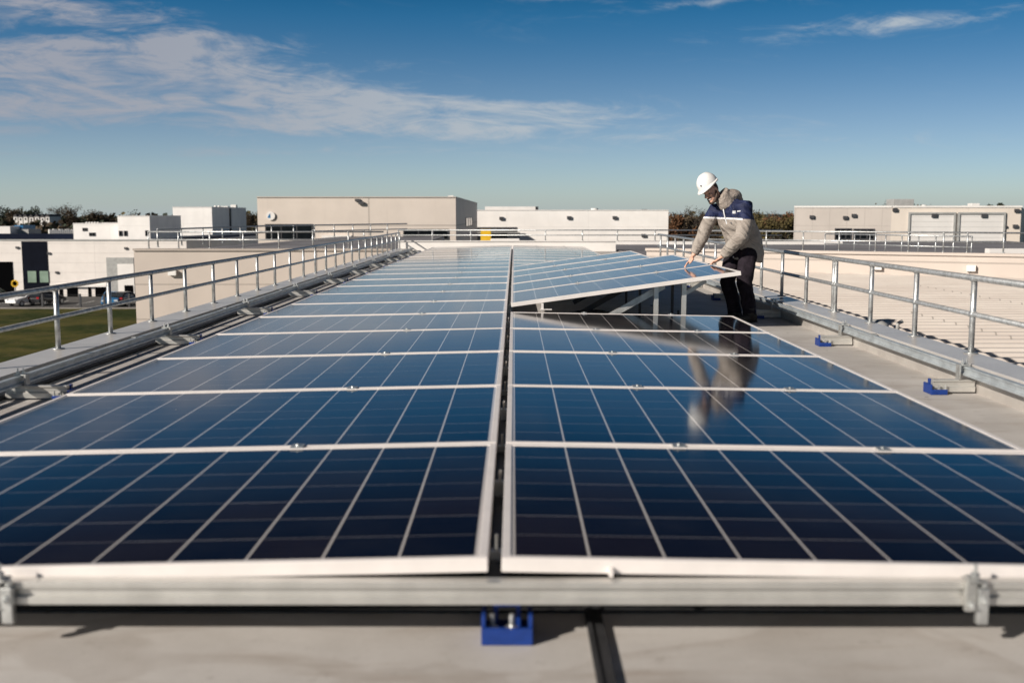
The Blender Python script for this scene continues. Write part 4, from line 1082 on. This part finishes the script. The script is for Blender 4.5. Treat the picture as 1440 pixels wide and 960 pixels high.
jk = remesh(b.build('jacket', 'jacket_cloth', person), .009, 5)
tx = bpy.data.textures.new('folds', 'CLOUDS'); tx.noise_scale = .13; tx.noise_depth = 3
dm = jk.modifiers.new('folds', 'DISPLACE'); dm.texture = tx; dm.strength = .022; dm.mid_level = .5; dm.texture_coords = 'LOCAL'
b = MB()
b.pipe([Vector((2.53, 12.72, 1.37)), Vector((2.48, 12.705, 1.44)), Vector((2.43, 12.69, 1.495))], [(.118, .115), (.108, .110), (.098, .102)], 20, side=SD)
b.ell((2.575, 12.755, 1.462), .115, .150, .085, Matrix.Rotation(R(-40), 3, 'Z'), 18, 12)
b.ell((2.625, 12.78, 1.412), .085, .130, .085, Matrix.Rotation(R(-40), 3, 'Z'), 18, 12)
hd = remesh(b.build('hood', 'hood_cloth', person), .008, 4)
dm = hd.modifiers.new('folds', 'DISPLACE'); dm.texture = tx; dm.strength = .03; dm.texture_coords = 'LOCAL'
# zip, pocket flap and sleeve badges on the jacket
def on_front(h_, side_off, out=.004):
    for (q, r_), (q2, r2) in zip(tor, tor[1:]):
        if q[2] <= h_ <= q2[2]:
            f_ = (h_ - q[2]) / (q2[2] - q[2]); c_ = Vector(q).lerp(Vector(q2), f_); d_ = r_[1] + (r2[1] - r_[1]) * f_; w_ = r_[0] + (r2[0] - r_[0]) * f_
            return c_ + SD * side_off + HD * (d_ * math.sqrt(max(0, 1 - (side_off / w_) ** 2)) + out)
zp = MB().pipe([on_front(.74 + .06 * k, 0.0) for k in range(11)], .008, 6); zp.build('zip', 'white_print', jk, sm=True)
zp = MB().pipe([on_front(1.09 + .025 * k, .10 - .012 * k, .006) for k in range(4)], .009, 6); zp.build('pocket_zip', 'dark_metal', jk, sm=True)
def patch(nm, px, py, Y, w_, h_, par, tilt=0, mat='white_print'):
    q = V(px, py, Y); mm = Matrix.Translation(q) @ Matrix.Rotation(R(tilt), 4, 'Y')
    return MB().box(-w_ / 2, w_ / 2, 0, .012, -h_ / 2, h_ / 2, mm).build(nm, mat, par, bevel=.003)
patch('badge', 1032.5, 298.5, 12.472, .036, .034, jk)
patch('sleeve_stripe', 1042, 296.8, 12.474, .085, .016, jk, -6)
# trousers
b = MB()
b.ell(HIP + Vector((.005, 0, -.02)), .165, .20, .15, Matrix.Rotation(R(-53), 3, 'Z'), 20, 12)
for h_, k_, a_ in ((LH, LK, LA), (RH, RK, RA)):
    b.pipe([h_ + Vector((0, 0, .02)), h_.lerp(k_, .45), k_, k_.lerp(a_, .5) + Vector((.015, .01, 0)), a_ + Vector((0, 0, .0))], [.118, .108, .090, .084, .080], 18)
tr = remesh(b.build('trousers', 'trouser_cloth', person), .009, 5)
dm = tr.modifiers.new('folds', 'DISPLACE'); dm.texture = tx; dm.strength = .032; dm.texture_coords = 'LOCAL'
patch('hip_label', 1053.5, 367.5, 12.60, .018, .05, tr, 10)
patch('thigh_tag', 1033, 424, 12.58, .010, .055, tr, -25)
for a_, nm in ((LA, 'boot'), (RA, 'boot')):
    b = MB(); d_ = Vector((-.86, -.5, 0)); s9 = Vector((.5, -.86, 0)); c_ = Vector((a_.x, a_.y, 0))
    b.pipe([c_ - d_ * .09 + Vector((0, 0, .055)), c_ + Vector((0, 0, .06)), c_ + d_ * .10 + Vector((0, 0, .045)), c_ + d_ * .19 + Vector((0, 0, .035))], [(.038, .050), (.046, .055), (.050, .042), (.036, .030)], 14, side=s9)
    b.pipe([c_ + Vector((0, 0, .05)), c_ + Vector((0, 0, .17))], [.056, .060], 14)
    bo = b.build(nm, 'boot', person, sm=True)
    sb = MB().pipe([c_ - d_ * .10 + Vector((0, 0, .009)), c_ + Vector((0, 0, .009)), c_ + d_ * .10 + Vector((0, 0, .009)), c_ + d_ * .205 + Vector((0, 0, .009))], [(.035, .009), (.044, .009), (.052, .009), (.034, .009)], 14, side=s9)
    sb.build('sole', 'tyre', bo)

for o in list(bpy.data.objects):
    if '_o' in o: del o['_o']
